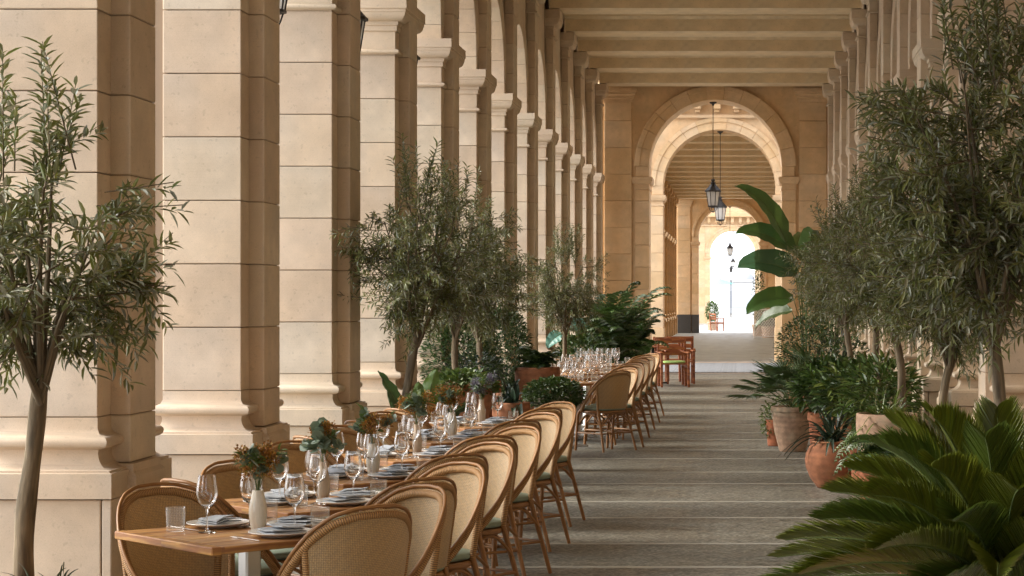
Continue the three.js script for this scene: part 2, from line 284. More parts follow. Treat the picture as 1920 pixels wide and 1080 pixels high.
function pier(b, x, d, flip, mats, detail, idx) {
  const p = mesh('pier', PG.core, MORTAR, b); p.position.set(x, 0, -d); p.rotation.y = flip ? Math.PI : 0;
  if (detail) {
    PG.shaft.forEach((g, i) => mesh('stone_block', g, pick(mats, i + idx * 3), p));
    PG.tall.forEach((g, i) => mesh('stone_block', g, pick(mats, i * 5 + idx), p));
    PG.pedestal.forEach((g, i) => mesh(i > 1 ? 'stone_block' : i ? 'pedestal' : 'plinth', g, pick(mats, i + idx), p));
    mesh('neck', PG.neck, pick(mats, idx), p);
    for (const [n, g] of [['base_moulding', PG.base], ['capital', PG.cap], ['pilaster_base', PG.tallBase], ['pilaster_capital', PG.tallCap]]) mesh(n, g, pick(mats, idx + 1), p);
  } else { mesh('shaft', PG.plain, mats[idx & 3], p); mesh('capital', PG.plainMould, mats[(idx + 1) & 3], p); }
  return p;
}
function sideArch(b, x, d, flip, mats, detail, idx) {
  const a = mesh('arch_wall', AG.spandrel, mats[idx & 3], b); a.position.set(x, 0, -d); a.rotation.y = flip ? Math.PI : 0;
  mesh('outer_wall', AG.back, mats[(idx + 1) & 3], a);
  if (detail) AG.v.forEach((g, i) => mesh('voussoir', g, pick(mats, i + idx), a)); else mesh('voussoirs', AG.merged, mats[idx & 3], a);
}
const beamGeo = (() => {
  const h = [[0.50, 6.76], [0.50, 6.715], [0.44, 6.68], [0.38, 6.665], [0.38, 6.455]];
  const g = extr([...h, ...h.slice().reverse().map(([a, y]) => [-a, y])], XR - XL - 0.62); g.rotateY(Math.PI / 2); return g;
})();
function ceiling(b, d0, d1, mats) {
  const g = cbox(XR - XL + 0.3, 0.25, d1 - d0, 0.002, (XL + XR) / 2, 6.885, -(d0 + d1) / 2); mesh('ceiling', g, PLASTER, b);
}
function beam(b, d, m) { const o = mesh('ceiling_beam', beamGeo, m, b); o.position.set((XL + XR) / 2, 0, -d); }

/* an end wall with one large arch; u is the distance from the axis */
function endWall(b, d, th, mats, opt = {}) {
  const ri = 1.5, ro = 1.79, cy = 4.68, T = th, top = opt.top || 6.95, x0 = opt.x0 ?? -3.2 - AX, x1 = opt.x1 ?? 2.03 - AX;
  const core = extr([[x0, 0], [-ri - 0.06, 0], [-ri - 0.06, cy], ...arcPts(0, cy, ri + 0.06, Math.PI, 0, 40), [ri + 0.06, 0], [x1, 0], [x1, top], [x0, top]], T - 0.02);
  const w = mesh('end_wall', core, opt.facade ? mats[1] : mats[0], b); w.position.set(AX, 0, -d - th / 2);
  const ys = [0.9, 1.4, 1.9, 2.4, 2.9, 3.4, 3.9, 4.15];
  for (const s of [-1, 1]) {
    const ju = 1.66, jw = 0.32;
    for (let i = 0; i + 1 < ys.length; i++) mesh('stone_block', cbox(jw, ys[i + 1] - ys[i] - J, T + 0.06, 0.006, s * ju, (ys[i] + ys[i + 1]) / 2, 0, 1.3, i * 0.37, s * 0.2), pick(mats, i + (s > 0 ? 2 : 0)), w);
    mesh('plinth', cbox(jw + 0.04, 0.9, T + 0.12, 0.01, s * ju, 0.45, 0), opt.dark ? DARKSTONE : mats[2], w);
    mesh('impost', ring([[-0.02, 4.15], [0.012, 4.152], [0.012, 4.2], [0.0, 4.205], [0.0, 4.27], ...arcPts(0.0, 4.335, 0.06, -Math.PI / 2, 0, 5), [0.07, 4.35], [0.07, 4.44], [-0.02, 4.442]], jw / 2, T / 2 + 0.03, s * ju, 0), mats[3], w);
    mesh('impost_block', cbox(jw - 0.02, 0.30, T + 0.03, 0.004, s * ju, 4.3, 0), mats[3], w);
    mesh('stone_block', cbox(ro - ri, cy - 4.45, T + 0.1, 0.006, s * (ri + ro) / 2, (cy + 4.445) / 2, 0), mats[1], w);
    if (!opt.facade) {
      const pu = 2.2, pw = 0.62, yp = [0.9, 1.5, 2.1, 2.7, 3.3, 3.9, 4.5, 5.1, 5.7];
      mesh('plinth', cbox(pw + 0.06, 0.9, T + 0.16, 0.01, s * pu, 0.45, 0), opt.dark ? DARKSTONE : mats[2], w);
      for (let i = 0; i + 1 < yp.length; i++) mesh('stone_block', cbox(pw, yp[i + 1] - yp[i] - J, T + 0.1, 0.006, s * pu, (yp[i] + yp[i + 1]) / 2, 0, 1.3, i * 0.21, s * 0.4), pick(mats, i * 3 + (s > 0 ? 1 : 0)), w);
      mesh('stone_block', cbox(pw - 0.01, 0.42, T + 0.08, 0.006, s * pu, 5.92, 0), mats[1], w);
      mesh('capital', ring([[-0.03, 6.13], [0.02, 6.132], [0.02, 6.2], [0.05, 6.21], [0.05, 6.27], [0.09, 6.3], [0.09, 6.36], [0.12, 6.37], [0.12, 6.444], [-0.03, 6.446]], pw / 2, T / 2 + 0.03, s * pu, 0), mats[3], w);
    } else {
      const e = s < 0 ? -x0 : x1, n = Math.max(1, Math.round((e - 1.82) / 0.9)), bw = (e - 1.82) / n;
      for (let i = 0; i < 11; i++) for (let k = 0; k < n; k++) mesh('stone_block', cbox(bw - J, 0.6 - J, T + 0.03, 0.006, s * (1.82 + bw * (k + 0.5)), 0.3 + 0.6 * i, 0, 1.3, i * 0.31 + k * 0.17, k), pick(mats, i * 5 + k * 3 + (s > 0 ? 1 : 0)), w);
    }
  }
  const n = 13; for (let i = 0; i < n; i++) {
    const a0 = Math.PI * i / n + 0.0015, a1 = Math.PI * (i + 1) / n - 0.0015;
    const v = mesh('voussoir', voussoir(ri, ro, a0, a1, T + 0.10, cy, 4), pick(mats, i), w);
    mesh('archivolt', voussoir(ro - 0.085, ro + 0.03, a0, a1, T + 0.17, cy, 4), pick(mats, i), w);
  }
  if (opt.facade) {
    const L = x1 - x0, mid = (x0 + x1) / 2, f = T / 2;
    mesh('cornice', cbox(L, 0.10, 0.12, 0.02, mid, 6.53, f + 0.05), mats[3], w);
    for (let u = x0 + 0.3; u < x1 - 0.2; u += 0.52) {
      mesh('bracket', merge([cbox(0.2, 0.30, 0.30, 0.02, u, 6.86, f + 0.16), cbox(0.14, 0.08, 0.20, 0.02, u, 6.67, f + 0.11), cbox(0.24, 0.05, 0.36, 0.01, u, 7.035, f + 0.18)]), pick(mats, Math.round(u * 9) + 40), w);
    }
    mesh('cornice', cbox(L, 0.30, 0.62, 0.03, mid, 7.22, f + 0.26), mats[2], w);
  }
  return w;
}
const near = thing('arcade_building', 'long cream stone arcade of piers and arches that covers the dining walk', 'building');
for (let k = -6; k <= 12; k++) {
  pier(near, XL, D0 + S * k, false, STONE, k >= -1, k + 9); pier(near, XR, D0 + S * k, true, STONE, k >= 0, k + 20);
  if (k < 12) { sideArch(near, XL, D0 + S * (k + 0.5), false, STONE, k >= 1, k + 9); sideArch(near, XR, D0 + S * (k + 0.5), true, STONE, k >= 1, k + 14); }
  beam(near, D0 + S * k, PLASTER);
}
const W1 = 46.3, F2 = 54.5, W3 = 99.6, F4 = 136;
ceiling(near, -8, W1 + 0.4, STONE);
endWall(near, W1, 0.95, WARM, { top: 7.2 });
endWall(near, -8.2, 0.9, STONE, { top: 7.2 });
mesh('shop_wall', cbox(0.3, 6.9, W1 + 9, 0.01, 2.9, 3.45, -(W1 - 8) / 2), STONE[2], near);
mesh('upper_storey', cbox(12.3, 5, W1 + 9.2, 0.02, 1.85, 9.6, -(W1 - 8) / 2), STONE[1], near);

const second = thing('arcade_building', 'second stone arcade beyond the open cross street, seen through the large arch', 'building', [0, 0, 0]);
endWall(second, F2, 0.95, WARM, { facade: true, x0: -4.0, x1: 5.2, top: 7.4 });
for (let k = 0; k < 15; k++) {
  const d = F2 + 2.3 + S * k; pier(second, XL, d, false, WARM, false, k); pier(second, XR, d, true, WARM, false, k + 2); beam(second, d, PLASTER);
  if (k < 14) { sideArch(second, XL, d + S / 2, false, WARM, false, k); sideArch(second, XR, d + S / 2, true, WARM, false, k + 1); }
}
ceiling(second, F2 + 0.6, W3 + 0.4, WARM);
endWall(second, W3, 0.95, WARM, { top: 7.2, dark: true });
mesh('shop_wall', cbox(0.3, 6.9, W3 - F2, 0.01, 2.9, 3.45, -(F2 + W3) / 2 - 0.6), WARM[2], second);
mesh('upper_storey', cbox(12.3, 5, W3 - F2 + 0.6, 0.02, 1.85, 9.9, -(F2 + W3) / 2 - 0.5), WARM[1], second);

const third = thing('gateway_building', 'farthest arched stone front with a cornice, opening onto the bright square', 'building');
endWall(third, F4, 1.2, WARM, { facade: true, x0: -5.5, x1: 6.5, top: 7.4 });
mesh('upper_storey', cbox(12, 4, 1.2, 0.02, AX + 0.5, 9.4, -F4 - 0.6), WARM[1], third);

/* floors and ground */
{
  const g = tag(mesh('ground', cbox(700, 0.2, 900, 0.01, 0, -0.16, -250, 6), PAVE), 'pale paved ground of the streets round the arcades', null, null, 'structure');
  const base = tag(mesh('arcade_floor', cbox(6.9, 0.05, W1 + 9, 0.002, -0.9, -0.029, -(W1 - 8) / 2), MORTAR), 'grey stone slab floor of the dining walk', null, null, 'structure');
  const R = rng(77), y0 = 0.0, bx0 = -4.3, bx1 = 2.5, lines = [];
  for (let n = -8; n < 12; n++) lines.push(12.95 + S * n, 14.19 + S * n);
  lines.sort((a, b) => a - b);
  for (let i = 0; i + 1 < lines.length; i++) {
    if (lines[i] > W1 - 0.2) break;
    const a = lines[i] + 0.036, e = Math.min(lines[i + 1] - 0.036, W1 + 0.9), cuts = [bx0, -2.95, bx1];
    for (let c = 0; c + 1 < cuts.length; c++) mesh('paving_slab', cbox(cuts[c + 1] - cuts[c] - 0.005, 0.04, e - a, 0.003, (cuts[c] + cuts[c + 1]) / 2, -0.02 - 0.0015 * R(), -(a + e) / 2, 1.1, R(), R()), SLAB[Math.floor(R() * 4)], base);
    mesh('joint_strip', cbox(bx1 - bx0, 0.042, 0.066, 0.003, (bx0 + bx1) / 2, -0.0195, -lines[i], 1.1, R(), R()), STRIP, base);
  }
  tag(mesh('cross_street', cbox(60, 0.05, F2 - W1 - 1.0, 0.004, 0, -0.03, -(W1 + 0.98 + F2) / 2, 1.1), mat({ map: slabTex, bumpMap: slabBump, bumpScale: 0.002, roughness: 0.7 }, [0.33, 0.34, 0.35])), 'grey paving of the open cross street between the two arcades', null, null, 'structure');
  const f2 = tag(mesh('far_floor', cbox(6.9, 0.05, W3 - F2 + 1, 0.002, -0.9, -0.026, -(F2 + W3) / 2, 1.1), MORTAR), 'stone floor of the second arcade', null, null, 'structure');
  for (let d = F2 + 0.4; d < W3 + 0.4; d += S / 2) { mesh('paving_slab', cbox(6.8, 0.04, S / 2 - 0.08, 0.003, -0.9, -0.02, -d - S / 4, 1.1, R(), R()), SLAB[Math.floor(R() * 4)], f2); mesh('joint_strip', cbox(6.8, 0.042, 0.07, 0.003, -0.9, -0.019, -d, 1.1), STRIP, f2); }
  const studs = []; for (let i = 0; i < 34; i++) for (let j = 0; j < 5; j++) studs.push(cbox(0.018, 0.006, 0.05, 0.002, -1.55 + i * 0.032, 0.004, -34.6 - j * 0.085));
  tag(mesh('tactile_studs', merge(studs), STRIP, base), null, null, null, 'stuff');
}
/* ------------------------------------------------------------------ wicker armchair, faces +z, origin on the floor under the seat */
const WEAVE_SPAN = 1;
function backPoint(phi, y) {            // the curve that the back follows, leaning out as it rises
  const t = Math.max(0, (y - 0.44) / 0.46), k = 1 + 0.24 * t;
  return V(Math.sin(phi) * 0.255 * k, y, -Math.cos(phi) * 0.245 * k + 0.01);
}
const rimY = (() => { const T = [[0, 0.886], [18, 0.88], [34, 0.852], [50, 0.79], [66, 0.70], [82, 0.605], [98, 0.527], [112, 0.465]]; return (deg) => { const a = Math.abs(deg); for (let i = 0; i + 1 < T.length; i++) if (a <= T[i + 1][0]) { const f = (a - T[i][0]) / (T[i + 1][0] - T[i][0]), s = f; return T[i][1] + (T[i + 1][1] - T[i][1]) * s; } return 0.465; }; })();
const rad = (d) => d * Math.PI / 180, POST = 54;
function panelGeo() {
  const nu = 28, nv = 14, out = [];
  for (const off of [0, 0.007]) {
    const pos = [], uv = [], idx = [];
    for (let i = 0; i <= nu; i++) for (let j = 0; j <= nv; j++) {
      const deg = -POST + 2 * POST * i / nu, top = rimY(deg) - 0.004, bot = 0.475, y = bot + (top - bot) * j / nv, p = backPoint(rad(deg), y), n = V(Math.sin(rad(deg)), -0.2, -Math.cos(rad(deg))).normalize();
      p.addScaledVector(n, off); pos.push(p.x, p.y, p.z); uv.push(rad(deg) * 0.3, y);
    }
    for (let i = 0; i < nu; i++) for (let j = 0; j < nv; j++) { const a = i * (nv + 1) + j, b = a + nv + 1; if (off) idx.push(a, a + 1, b, b, a + 1, b + 1); else idx.push(a, b, a + 1, b, b + 1, a + 1); }
    const g = new THREE.BufferGeometry(); g.setAttribute('position', new THREE.Float32BufferAttribute(pos, 3)); g.setAttribute('uv', new THREE.Float32BufferAttribute(uv, 2)); g.setIndex(idx); g.computeVertexNormals(); out.push(g);
  }
  return merge(out);
}
function wickerChair() {
  const t = thing('wicker_armchair', 'x', 'chair', [0, 0, 0], 0, 'wicker armchairs at the wooden tables');
  mesh('backrest', panelGeo(), WICKER, t);
  const rim = [], rimIn = []; for (let d = -112; d <= 112; d += 8) { const p = backPoint(rad(d), rimY(d)); rim.push(p); rimIn.push(backPoint(rad(d) * 0.995, rimY(d) - 0.024)); }
  const fl = (s) => { const e = rim[s < 0 ? 0 : rim.length - 1]; return [V(e.x, e.y, e.z), V(s * 0.235, 0.40, 0.16), V(s * 0.235, 0.2, 0.185), V(s * 0.24, 0, 0.2)]; };
  const wrapBand = tube(rimIn, 0.017, 70, 8), cane = tube(rim.map((p) => V(p.x * 1.02, p.y + 0.008, p.z * 1.02)), 0.0085, 70, 6);
  mesh('arm_rim', wrapBand, WRAP, t); mesh('rim_cane', cane, POLE, t);
  for (const s of [-1, 1]) {
    const a = s * rad(POST), top = backPoint(a, rimY(POST) - 0.02), mid = backPoint(a, 0.62), low = backPoint(a, 0.45);
    mesh('back_post', tube([top, mid, low], 0.0155, 14, 8), WRAP, t);
    mesh('leg', tube([V(low.x, 0.46, low.z), V(s * 0.222, 0.25, -0.20), V(s * 0.245, 0, -0.27)], (q) => 0.0165 - 0.004 * q, 10, 8), POLE, t);
    mesh('leg', tube(fl(s), (q) => 0.0165 - 0.003 * q, 14, 8), POLE, t);
  }
  const ringPts = []; for (let i = 0; i <= 24; i++) { const a = i / 24 * 2 * Math.PI; ringPts.push(V(Math.sin(a) * 0.232, 0.435, Math.cos(a) * 0.222)); }
  mesh('seat_frame', merge([tube(ringPts, 0.017, 40, 8, false), cbox(0.36, 0.015, 0.36, 0.004, 0, 0.43, 0)]), POLE, t);
  const cu = new THREE.SphereGeometry(1, 28, 12), cp = cu.attributes.position;
  for (let i = 0; i < cp.count; i++) { const x = cp.getX(i), y = cp.getY(i), z = cp.getZ(i), q = Math.hypot(x, z) || 1, f = Math.pow(q, 0.4) / q, yy = Math.sign(y) * Math.pow(Math.abs(y), 0.55); const sq = 1 / Math.max(Math.abs(x / q), Math.abs(z / q)), r = 0.225 * (1 + 0.55 * (Math.min(sq, 1.2) - 1)); cp.setXYZ(i, x * f * r, 0.475 + yy * 0.028 - 0.006 * q * (y > 0 ? 1 : 0), z * f * r); }
  cu.computeVertexNormals(); mesh('cushion', cu, CUSHION, t);
  const st = [[-1, 1, 1, 1], [-1, -1, 1, -1], [-1, 1, -1, -1], [1, 1, 1, -1]].map(([x0, z0, x1, z1]) => tube([V(x0 * 0.232, 0.2, z0 > 0 ? 0.186 : -0.215), V(x1 * 0.232, 0.2, z1 > 0 ? 0.186 : -0.215)], 0.009, 1, 6));
  for (const g of st) mesh('stretcher', g, POLE, t);
  for (const [x0, z0, x1, z1] of [[-0.225, 0.175, 0.225, 0.175], [-0.225, -0.2, 0.225, -0.2], [-0.225, 0.175, -0.225, -0.2], [0.225, 0.175, 0.225, -0.2]]) {
    const pts = []; for (let i = 0; i <= 8; i++) { const f = i / 8; pts.push(V(x0 + (x1 - x0) * f, 0.28 + 0.135 * Math.sin(Math.PI * f), z0 + (z1 - z0) * f)); }
    mesh('arched_brace', tube(pts, 0.009, 14, 6), POLE, t);
  }
  scene.remove(t); used['wicker_armchair'] = undefined; t.userData.base = 'wicker_armchair';
  return t;
}
const chairProto = wickerChair();
const CR = rng(11);
function placeChair(x, d, deg, label, group = 'wicker armchairs at the wooden tables') {
  const c = dup(chairProto, [x, 0, -d], rad(deg), label, group); return c;
}
/* ------------------------------------------------------------------ tables */
const TS = 0.78;
function makeTable(marble) {
  const t = thing('dining_table', 'x', 'table');
  const n = 5, w = TS / n;
  for (let i = 0; i < n; i++) mesh('plank', cbox(TS - 0.05, 0.028, w - 0.003, 0.003, 0, 0.736, -TS / 2 + w * (i + 0.5), 0.7, i * 0.37, i * 0.2), WOOD[i % 3], t);
  for (const s of [-1, 1]) mesh('edge_board', cbox(0.045, 0.032, TS, 0.004, s * (TS / 2 - 0.02), 0.7355, 0, 0.7, s), WOODEDGE, t);
  mesh('post', merge([cbox(0.07, 0.62, 0.07, 0.008, 0, 0.39, 0), cbox(0.09, 0.014, 0.09, 0.003, 0, 0.08, 0)]), ALU, t);
  mesh('top_plate', merge([cbox(0.4, 0.022, 0.06, 0.004, 0, 0.709, 0), cbox(0.06, 0.02, 0.4, 0.004, 0, 0.708, 0)]), IRON, t);
  mesh('foot', merge([0, 1].map((k) => { const g = cbox(0.5, 0.03, 0.06, 0.008, 0, 0.035, 0); g.rotateY(Math.PI / 4 + k * Math.PI / 2); return g; })), ALU, t);
  scene.remove(t); used['dining_table'] = undefined; t.userData.base = 'dining_table'; return t;
}
const tableProto = makeTable();
/* tableware */
const wineGeo = (() => {
  const o = [[0, 0], [0.036, 0], [0.0365, 0.0015], [0.03, 0.003], [0.012, 0.006], [0.005, 0.012], [0.0038, 0.03], [0.0036, 0.07], [0.0045, 0.092], [0.010, 0.099], [0.024, 0.109], [0.0365, 0.127], [0.0425, 0.15], [0.0425, 0.17], [0.038, 0.20], [0.0325, 0.232]];
  const i = [[0.0315, 0.232], [0.0367, 0.20], [0.0412, 0.17], [0.0412, 0.15], [0.0352, 0.1275], [0.0225, 0.1105], [0.008, 0.1025], [0, 0.1015]];
  return lathe([...o, ...i], 28);
})();
const tumblerGeo = (() => {
  const prof = [[0, 0], [0.034, 0], [0.0355, 0.003], [0.0365, 0.02], [0.0385, 0.075], [0.039, 0.098], [0.0378, 0.0985], [0.0365, 0.075], [0.0345, 0.02], [0.032, 0.013], [0, 0.012]], seg = 96;
  const g = new THREE.LatheGeometry(prof.map((p) => new THREE.Vector2(Math.max(p[0], 1e-5), p[1])), seg), p = g.attributes.position;
  for (let i = 0; i < p.count; i++) { const x = p.getX(i), z = p.getZ(i), y = p.getY(i), r = Math.hypot(x, z); if (r > 0.0353 && y < 0.085 && y > 0.002) { const a = Math.atan2(z, x), k = 1 - 0.06 * Math.abs(Math.sin(a * 12)); p.setXYZ(i, x * k, y, z * k); } }
  g.computeVertexNormals(); return g;
})();
const plateGeo = lathe([[0, 0.004], [0.07, 0.003], [0.072, 0], [0.078, 0], [0.08, 0.004], [0.12, 0.013], [0.1305, 0.018], [0.1305, 0.021], [0.127, 0.021], [0.118, 0.0165], [0.085, 0.010], [0.078, 0.008], [0, 0.008]], 48);
function napkinGeo(seed) {
  const R = rng(seed), n = fbm(seed + 3, 3, 2), out = [];
  const layer = (w, h, d, x, y, z, rot, lift) => {
    const g = new THREE.BoxGeometry(w, h, d, 14, 2, 10), p = g.attributes.position;
    for (let i = 0; i < p.count; i++) { const u = p.getX(i) / w + 0.5, v = p.getZ(i) / d + 0.5, e = Math.min(u, 1 - u, v, 1 - v), k = Math.min(1, e * 9); p.setY(i, p.getY(i) * (0.55 + 0.45 * k) + (n(u * 0.7 + x, v * 0.7) - 0.5) * 0.012 + lift * u); p.setX(i, p.getX(i) + (n(v, u) - 0.5) * 0.008); p.setZ(i, p.getZ(i) + (n(u, v * 0.5) - 0.5) * 0.008); }
    g.rotateY(rot); g.translate(x, y, z); g.computeVertexNormals(); out.push(g);
  };
  layer(0.165, 0.007, 0.105, 0, 0.015, 0, 0.05, 0); layer(0.16, 0.007, 0.098, 0.004, 0.0235, 0.002, -0.03 + R() * 0.1, 0.003); layer(0.115, 0.008, 0.094, -0.018, 0.032, 0.001, 0.08 + R() * 0.2, 0.008);
  return merge(out);
}
const napkins = [1, 2, 3].map(napkinGeo);
const forkGeo = (() => { const g = [extr([[-0.004, -0.1], [0.004, -0.1], [0.003, 0], [0.003, 0.035], [-0.003, 0.035], [-0.003, 0]], 0.0022)]; g.push(extr([[-0.003, 0.033], [0.003, 0.033], [0.011, 0.05], [0.0115, 0.062], [-0.0115, 0.062], [-0.011, 0.05]], 0.002)); for (const x of [-0.0095, -0.0032, 0.0032, 0.0095]) g.push(extr([[x - 0.0018, 0.06], [x + 0.0018, 0.06], [x + 0.0012, 0.098], [x - 0.0012, 0.098]], 0.002)); const m = merge(g); m.rotateX(-Math.PI / 2); m.translate(0, 0.0035, 0); return m; })();
const knifeGeo = (() => { const m = merge([extr([[-0.0055, -0.11], [0.0055, -0.11], [0.005, 0.0], [-0.005, 0.0]], 0.004), extr([[-0.005, -0.002], [0.005, -0.002], [0.0085, 0.03], [0.0085, 0.085], [0.003, 0.11], [-0.005, 0.1]], 0.0016)]); m.rotateX(-Math.PI / 2); m.translate(0, 0.0035, 0); return m; })();
const vaseGeo = lathe([[0, 0], [0.022, 0], [0.024, 0.002], [0.031, 0.03], [0.036, 0.07], [0.037, 0.082], [0.0362, 0.085], [0.0375, 0.088], [0.0345, 0.11], [0.026, 0.15], [0.0225, 0.168], [0.0225, 0.172], [0.0195, 0.172], [0.019, 0.165], [0.024, 0.14], [0.028, 0.1], [0, 0.06]], 32, 0.2);
const vaseTall = lathe([[0, 0], [0.02, 0], [0.021, 0.003], [0.029, 0.05], [0.03, 0.085], [0.022, 0.135], [0.0175, 0.16], [0.019, 0.185], [0.0165, 0.185], [0.0155, 0.16], [0.02, 0.13], [0.02, 0.08], [0, 0.06]], 32, 0.2);
function bouquet(seed, kind, label, pos) {
  const t = thing('bouquet', label, 'flowers', pos, seed, 'flowers in the vases'), R = rng(seed * 71 + 5), L = new Leaves(), B = new Leaves(), st = [];
  const rust = kind === 'lavender' ? [0.16, 0.14, 0.20] : [0.38, 0.175, 0.03], sprays = 18;
  for (let i = 0; i < sprays; i++) {
    const a = R() * 6.283, lean = 0.2 + R() * 0.75, h = 0.07 + R() * 0.11, e = V(Math.cos(a) * lean * 0.11, h, Math.sin(a) * lean * 0.11), m = V(e.x * 0.35, h * 0.55, e.z * 0.35);
    st.push(tube([V(Math.cos(a) * 0.008, -0.07, Math.sin(a) * 0.008), V(e.x * 0.08, 0, e.z * 0.08), m, e], 0.0014, 8, 4, false));
    const type = i % 5;
    if (type === 0 || (kind === 'eucalyptus' && type < 3)) {           // round blue-green leaves
      const big = i % 2 ? 0.02 : 0.026;
      for (let k = 0; k < 9; k++) { const f = 0.45 + 0.6 * k / 9, p = V().lerpVectors(m, e, f), d = V(R() - 0.5, R() - 0.2, R() - 0.5).normalize(); const col = tint(R, [0.20, 0.265, 0.18], 0.25), n = V(R() - 0.5, R(), R() - 0.5).normalize(), s = V().crossVectors(d, n).normalize(), c = V().copy(p).addScaledVector(d, big * 0.9); for (let q = 0; q < 7; q++) { const a0 = q / 7 * 6.283, a1 = (q + 1) / 7 * 6.283; L.tri(c, V().copy(c).addScaledVector(d, Math.cos(a0) * big).addScaledVector(s, Math.sin(a0) * big), V().copy(c).addScaledVector(d, Math.cos(a1) * big).addScaledVector(s, Math.sin(a1) * big), col); } }
    } else if (type === 1 || type === 3) {
      for (let k = 0; k < 10; k++) { const p = V().lerpVectors(m, e, 0.1 + 0.95 * R()), d = V(e.x * 4 + R() - 0.5, R() * 0.9 - 0.1, e.z * 4 + R() - 0.5).normalize(); L.leaf(p, d, V(R() - 0.5, 1, R() - 0.5).normalize(), 0.035 + R() * 0.03, 0.02, tint(R, [0.14, 0.21, 0.05], 0.35), 0.15); }
    } else {
      for (let k = 0; k < 150; k++) { const d = V(R() - 0.5, R() - 0.4, R() - 0.5).normalize(), p = V().lerpVectors(m, e, 0.75 + 0.25 * R()).addScaledVector(d, 0.006 + 0.034 * R()); B.leaf(p, V(d.x + (R() - 0.5) * 0.8, d.y + 0.3, d.z + (R() - 0.5) * 0.8).normalize(), V(R() - 0.5, R(), R() - 0.5).normalize(), 0.013, 0.010, tint(R, k % 4 ? rust : [rust[0] * 1.25, rust[1] * 1.6, rust[2]], 0.45), 0.1); }
    }
  }
  mesh('stem', merge(st), STEMG, t); tag(mesh('leaves', L.build(), LEAF, t), null, null, null, 'stuff'); tag(mesh('blossoms', B.build(), LEAF, t), null, null, null, 'stuff');
}
const TOPY = 0.752, ORD = ['first', 'second', 'third', 'fourth', 'fifth', 'sixth'];
const SEATS = { FR: [1, 1, -135, 'aisle side, chair with its back to the viewer'], BR: [1, -1, -45, 'aisle side'], BL: [-1, -1, 45, 'pier side'], FL: [-1, 1, 135, 'pier side'] };
const seatWord = { FR: 'on the near aisle side', BR: 'on the far aisle side', BL: 'on the far pier side', FL: 'on the near pier side' };
function solo(name, geo, m, pos, turn, label, cat, group) { const o = mesh(name, geo, m); o.position.set(...pos); o.rotation.y = turn; tag(o, label, cat, group); return o; }
const tableSpots = [[-2.0, 8.33], [-1.99, 9.58], [-2.0, 10.97], [-2.0, 12.39], [-2.01, 13.92], [-2.01, 15.42]];
tableSpots.forEach(([x, d], i) => {
  const rot = rad(44 + (CR() - 0.5) * 4), o = ORD[i], T = `${o} wooden table of the near row`;
  dup(tableProto, [x, 0, -d], rot, `square ${i === 0 ? 'honey-brown wooden table set for dining, nearest and cut by the frame' : 'wooden dining table, ' + o + ' of the near row from the front'}`, 'wooden tables of the near row');
  const P = (e, t, s) => { const [sx, sz] = SEATS[s]; const ex = sx * 0.7071, ez = sz * 0.7071, tx = ez, tz = -ex; return [x + ex * e + tx * t, TOPY, -d + ez * e + tz * t]; };
  const seats = i === 0 ? ['BL', 'BR', 'FR'] : ['FR', 'BR', 'BL', 'FL'];
  for (const s of seats) {
    const [sx, sz, deg] = SEATS[s], j = () => (CR() - 0.5), w = seatWord[s];
    const [ox, od, face] = { FR: [0.375, -0.20, -138], BR: [0.455, 0.23, -40], BL: [-0.33, 0.33, 45], FL: [-0.33, -0.30, 135] }[s];
    placeChair(x + ox + j() * 0.025, d + od + j() * 0.05, face + j() * 10, `wicker armchair with sage cushion ${w} of the ${o} near table`);
    const turn = rad(deg), p = P(0.235 + j() * 0.01, j() * 0.02, s);
    solo('dinner_plate', plateGeo, CHINA, p, j(), `white plate under a napkin ${w} of the ${o} near table`, 'plate', 'plates on the near tables');
    solo('napkin', napkins[(i + seats.indexOf(s)) % 3], NAPKIN, [p[0], p[1] + 0.003, p[2]], turn + j() * 0.5 + 0.3, `folded grey-blue napkin on the plate ${w} of the ${o} near table`, 'napkin', 'napkins on the near tables');
    solo('wine_glass', wineGeo, GLASS, P(0.085 + j() * 0.02, 0.145 + j() * 0.02, s), 0, `empty wine glass ${w} of the ${o} near table`, 'wine glass', 'wine glasses on the near tables');
    solo('tumbler', tumblerGeo, THINGLASS, P(0.215 + j() * 0.02, 0.205 + j() * 0.02, s), j(), `ribbed water tumbler ${w} of the ${o} near table`, 'tumbler', 'tumblers on the near tables');
    solo('fork', forkGeo, STEEL, P(0.235, -0.16, s), turn + Math.PI, `steel fork beside the plate ${w} of the ${o} near table`, 'fork', 'forks on the near tables');
    solo('knife', knifeGeo, STEEL, P(0.255, 0.145, s), turn + Math.PI, `steel knife beside the plate ${w} of the ${o} near table`, 'knife', 'knives on the near tables');
  }
  const tall = i % 2 === 1, vx = x + 0.05 + 0.03 * (CR() - 0.5), vz = -d + 0.07 * (CR() - 0.3) + 0.03;
  solo('vase', tall ? vaseTall : vaseGeo, VASE[tall ? 1 : 0], [vx, TOPY, vz], 0, `${tall ? 'slim tan' : 'cream ceramic'} bud vase on the ${o} near table`, 'vase', 'bud vases');
  bouquet(i + 1, i === 5 ? 'lavender' : i === 1 ? 'eucalyptus' : 'rust', `${['dark leaves with rust-brown heads', 'round blue-green eucalyptus and rust blooms', 'green sprigs over rust-orange heads', 'dried brown sprigs', 'small green and orange posy', 'grey lavender sprigs'][i]} in the vase on the ${o} near table`, [vx, TOPY + (tall ? 0.183 : 0.17), vz]);
});
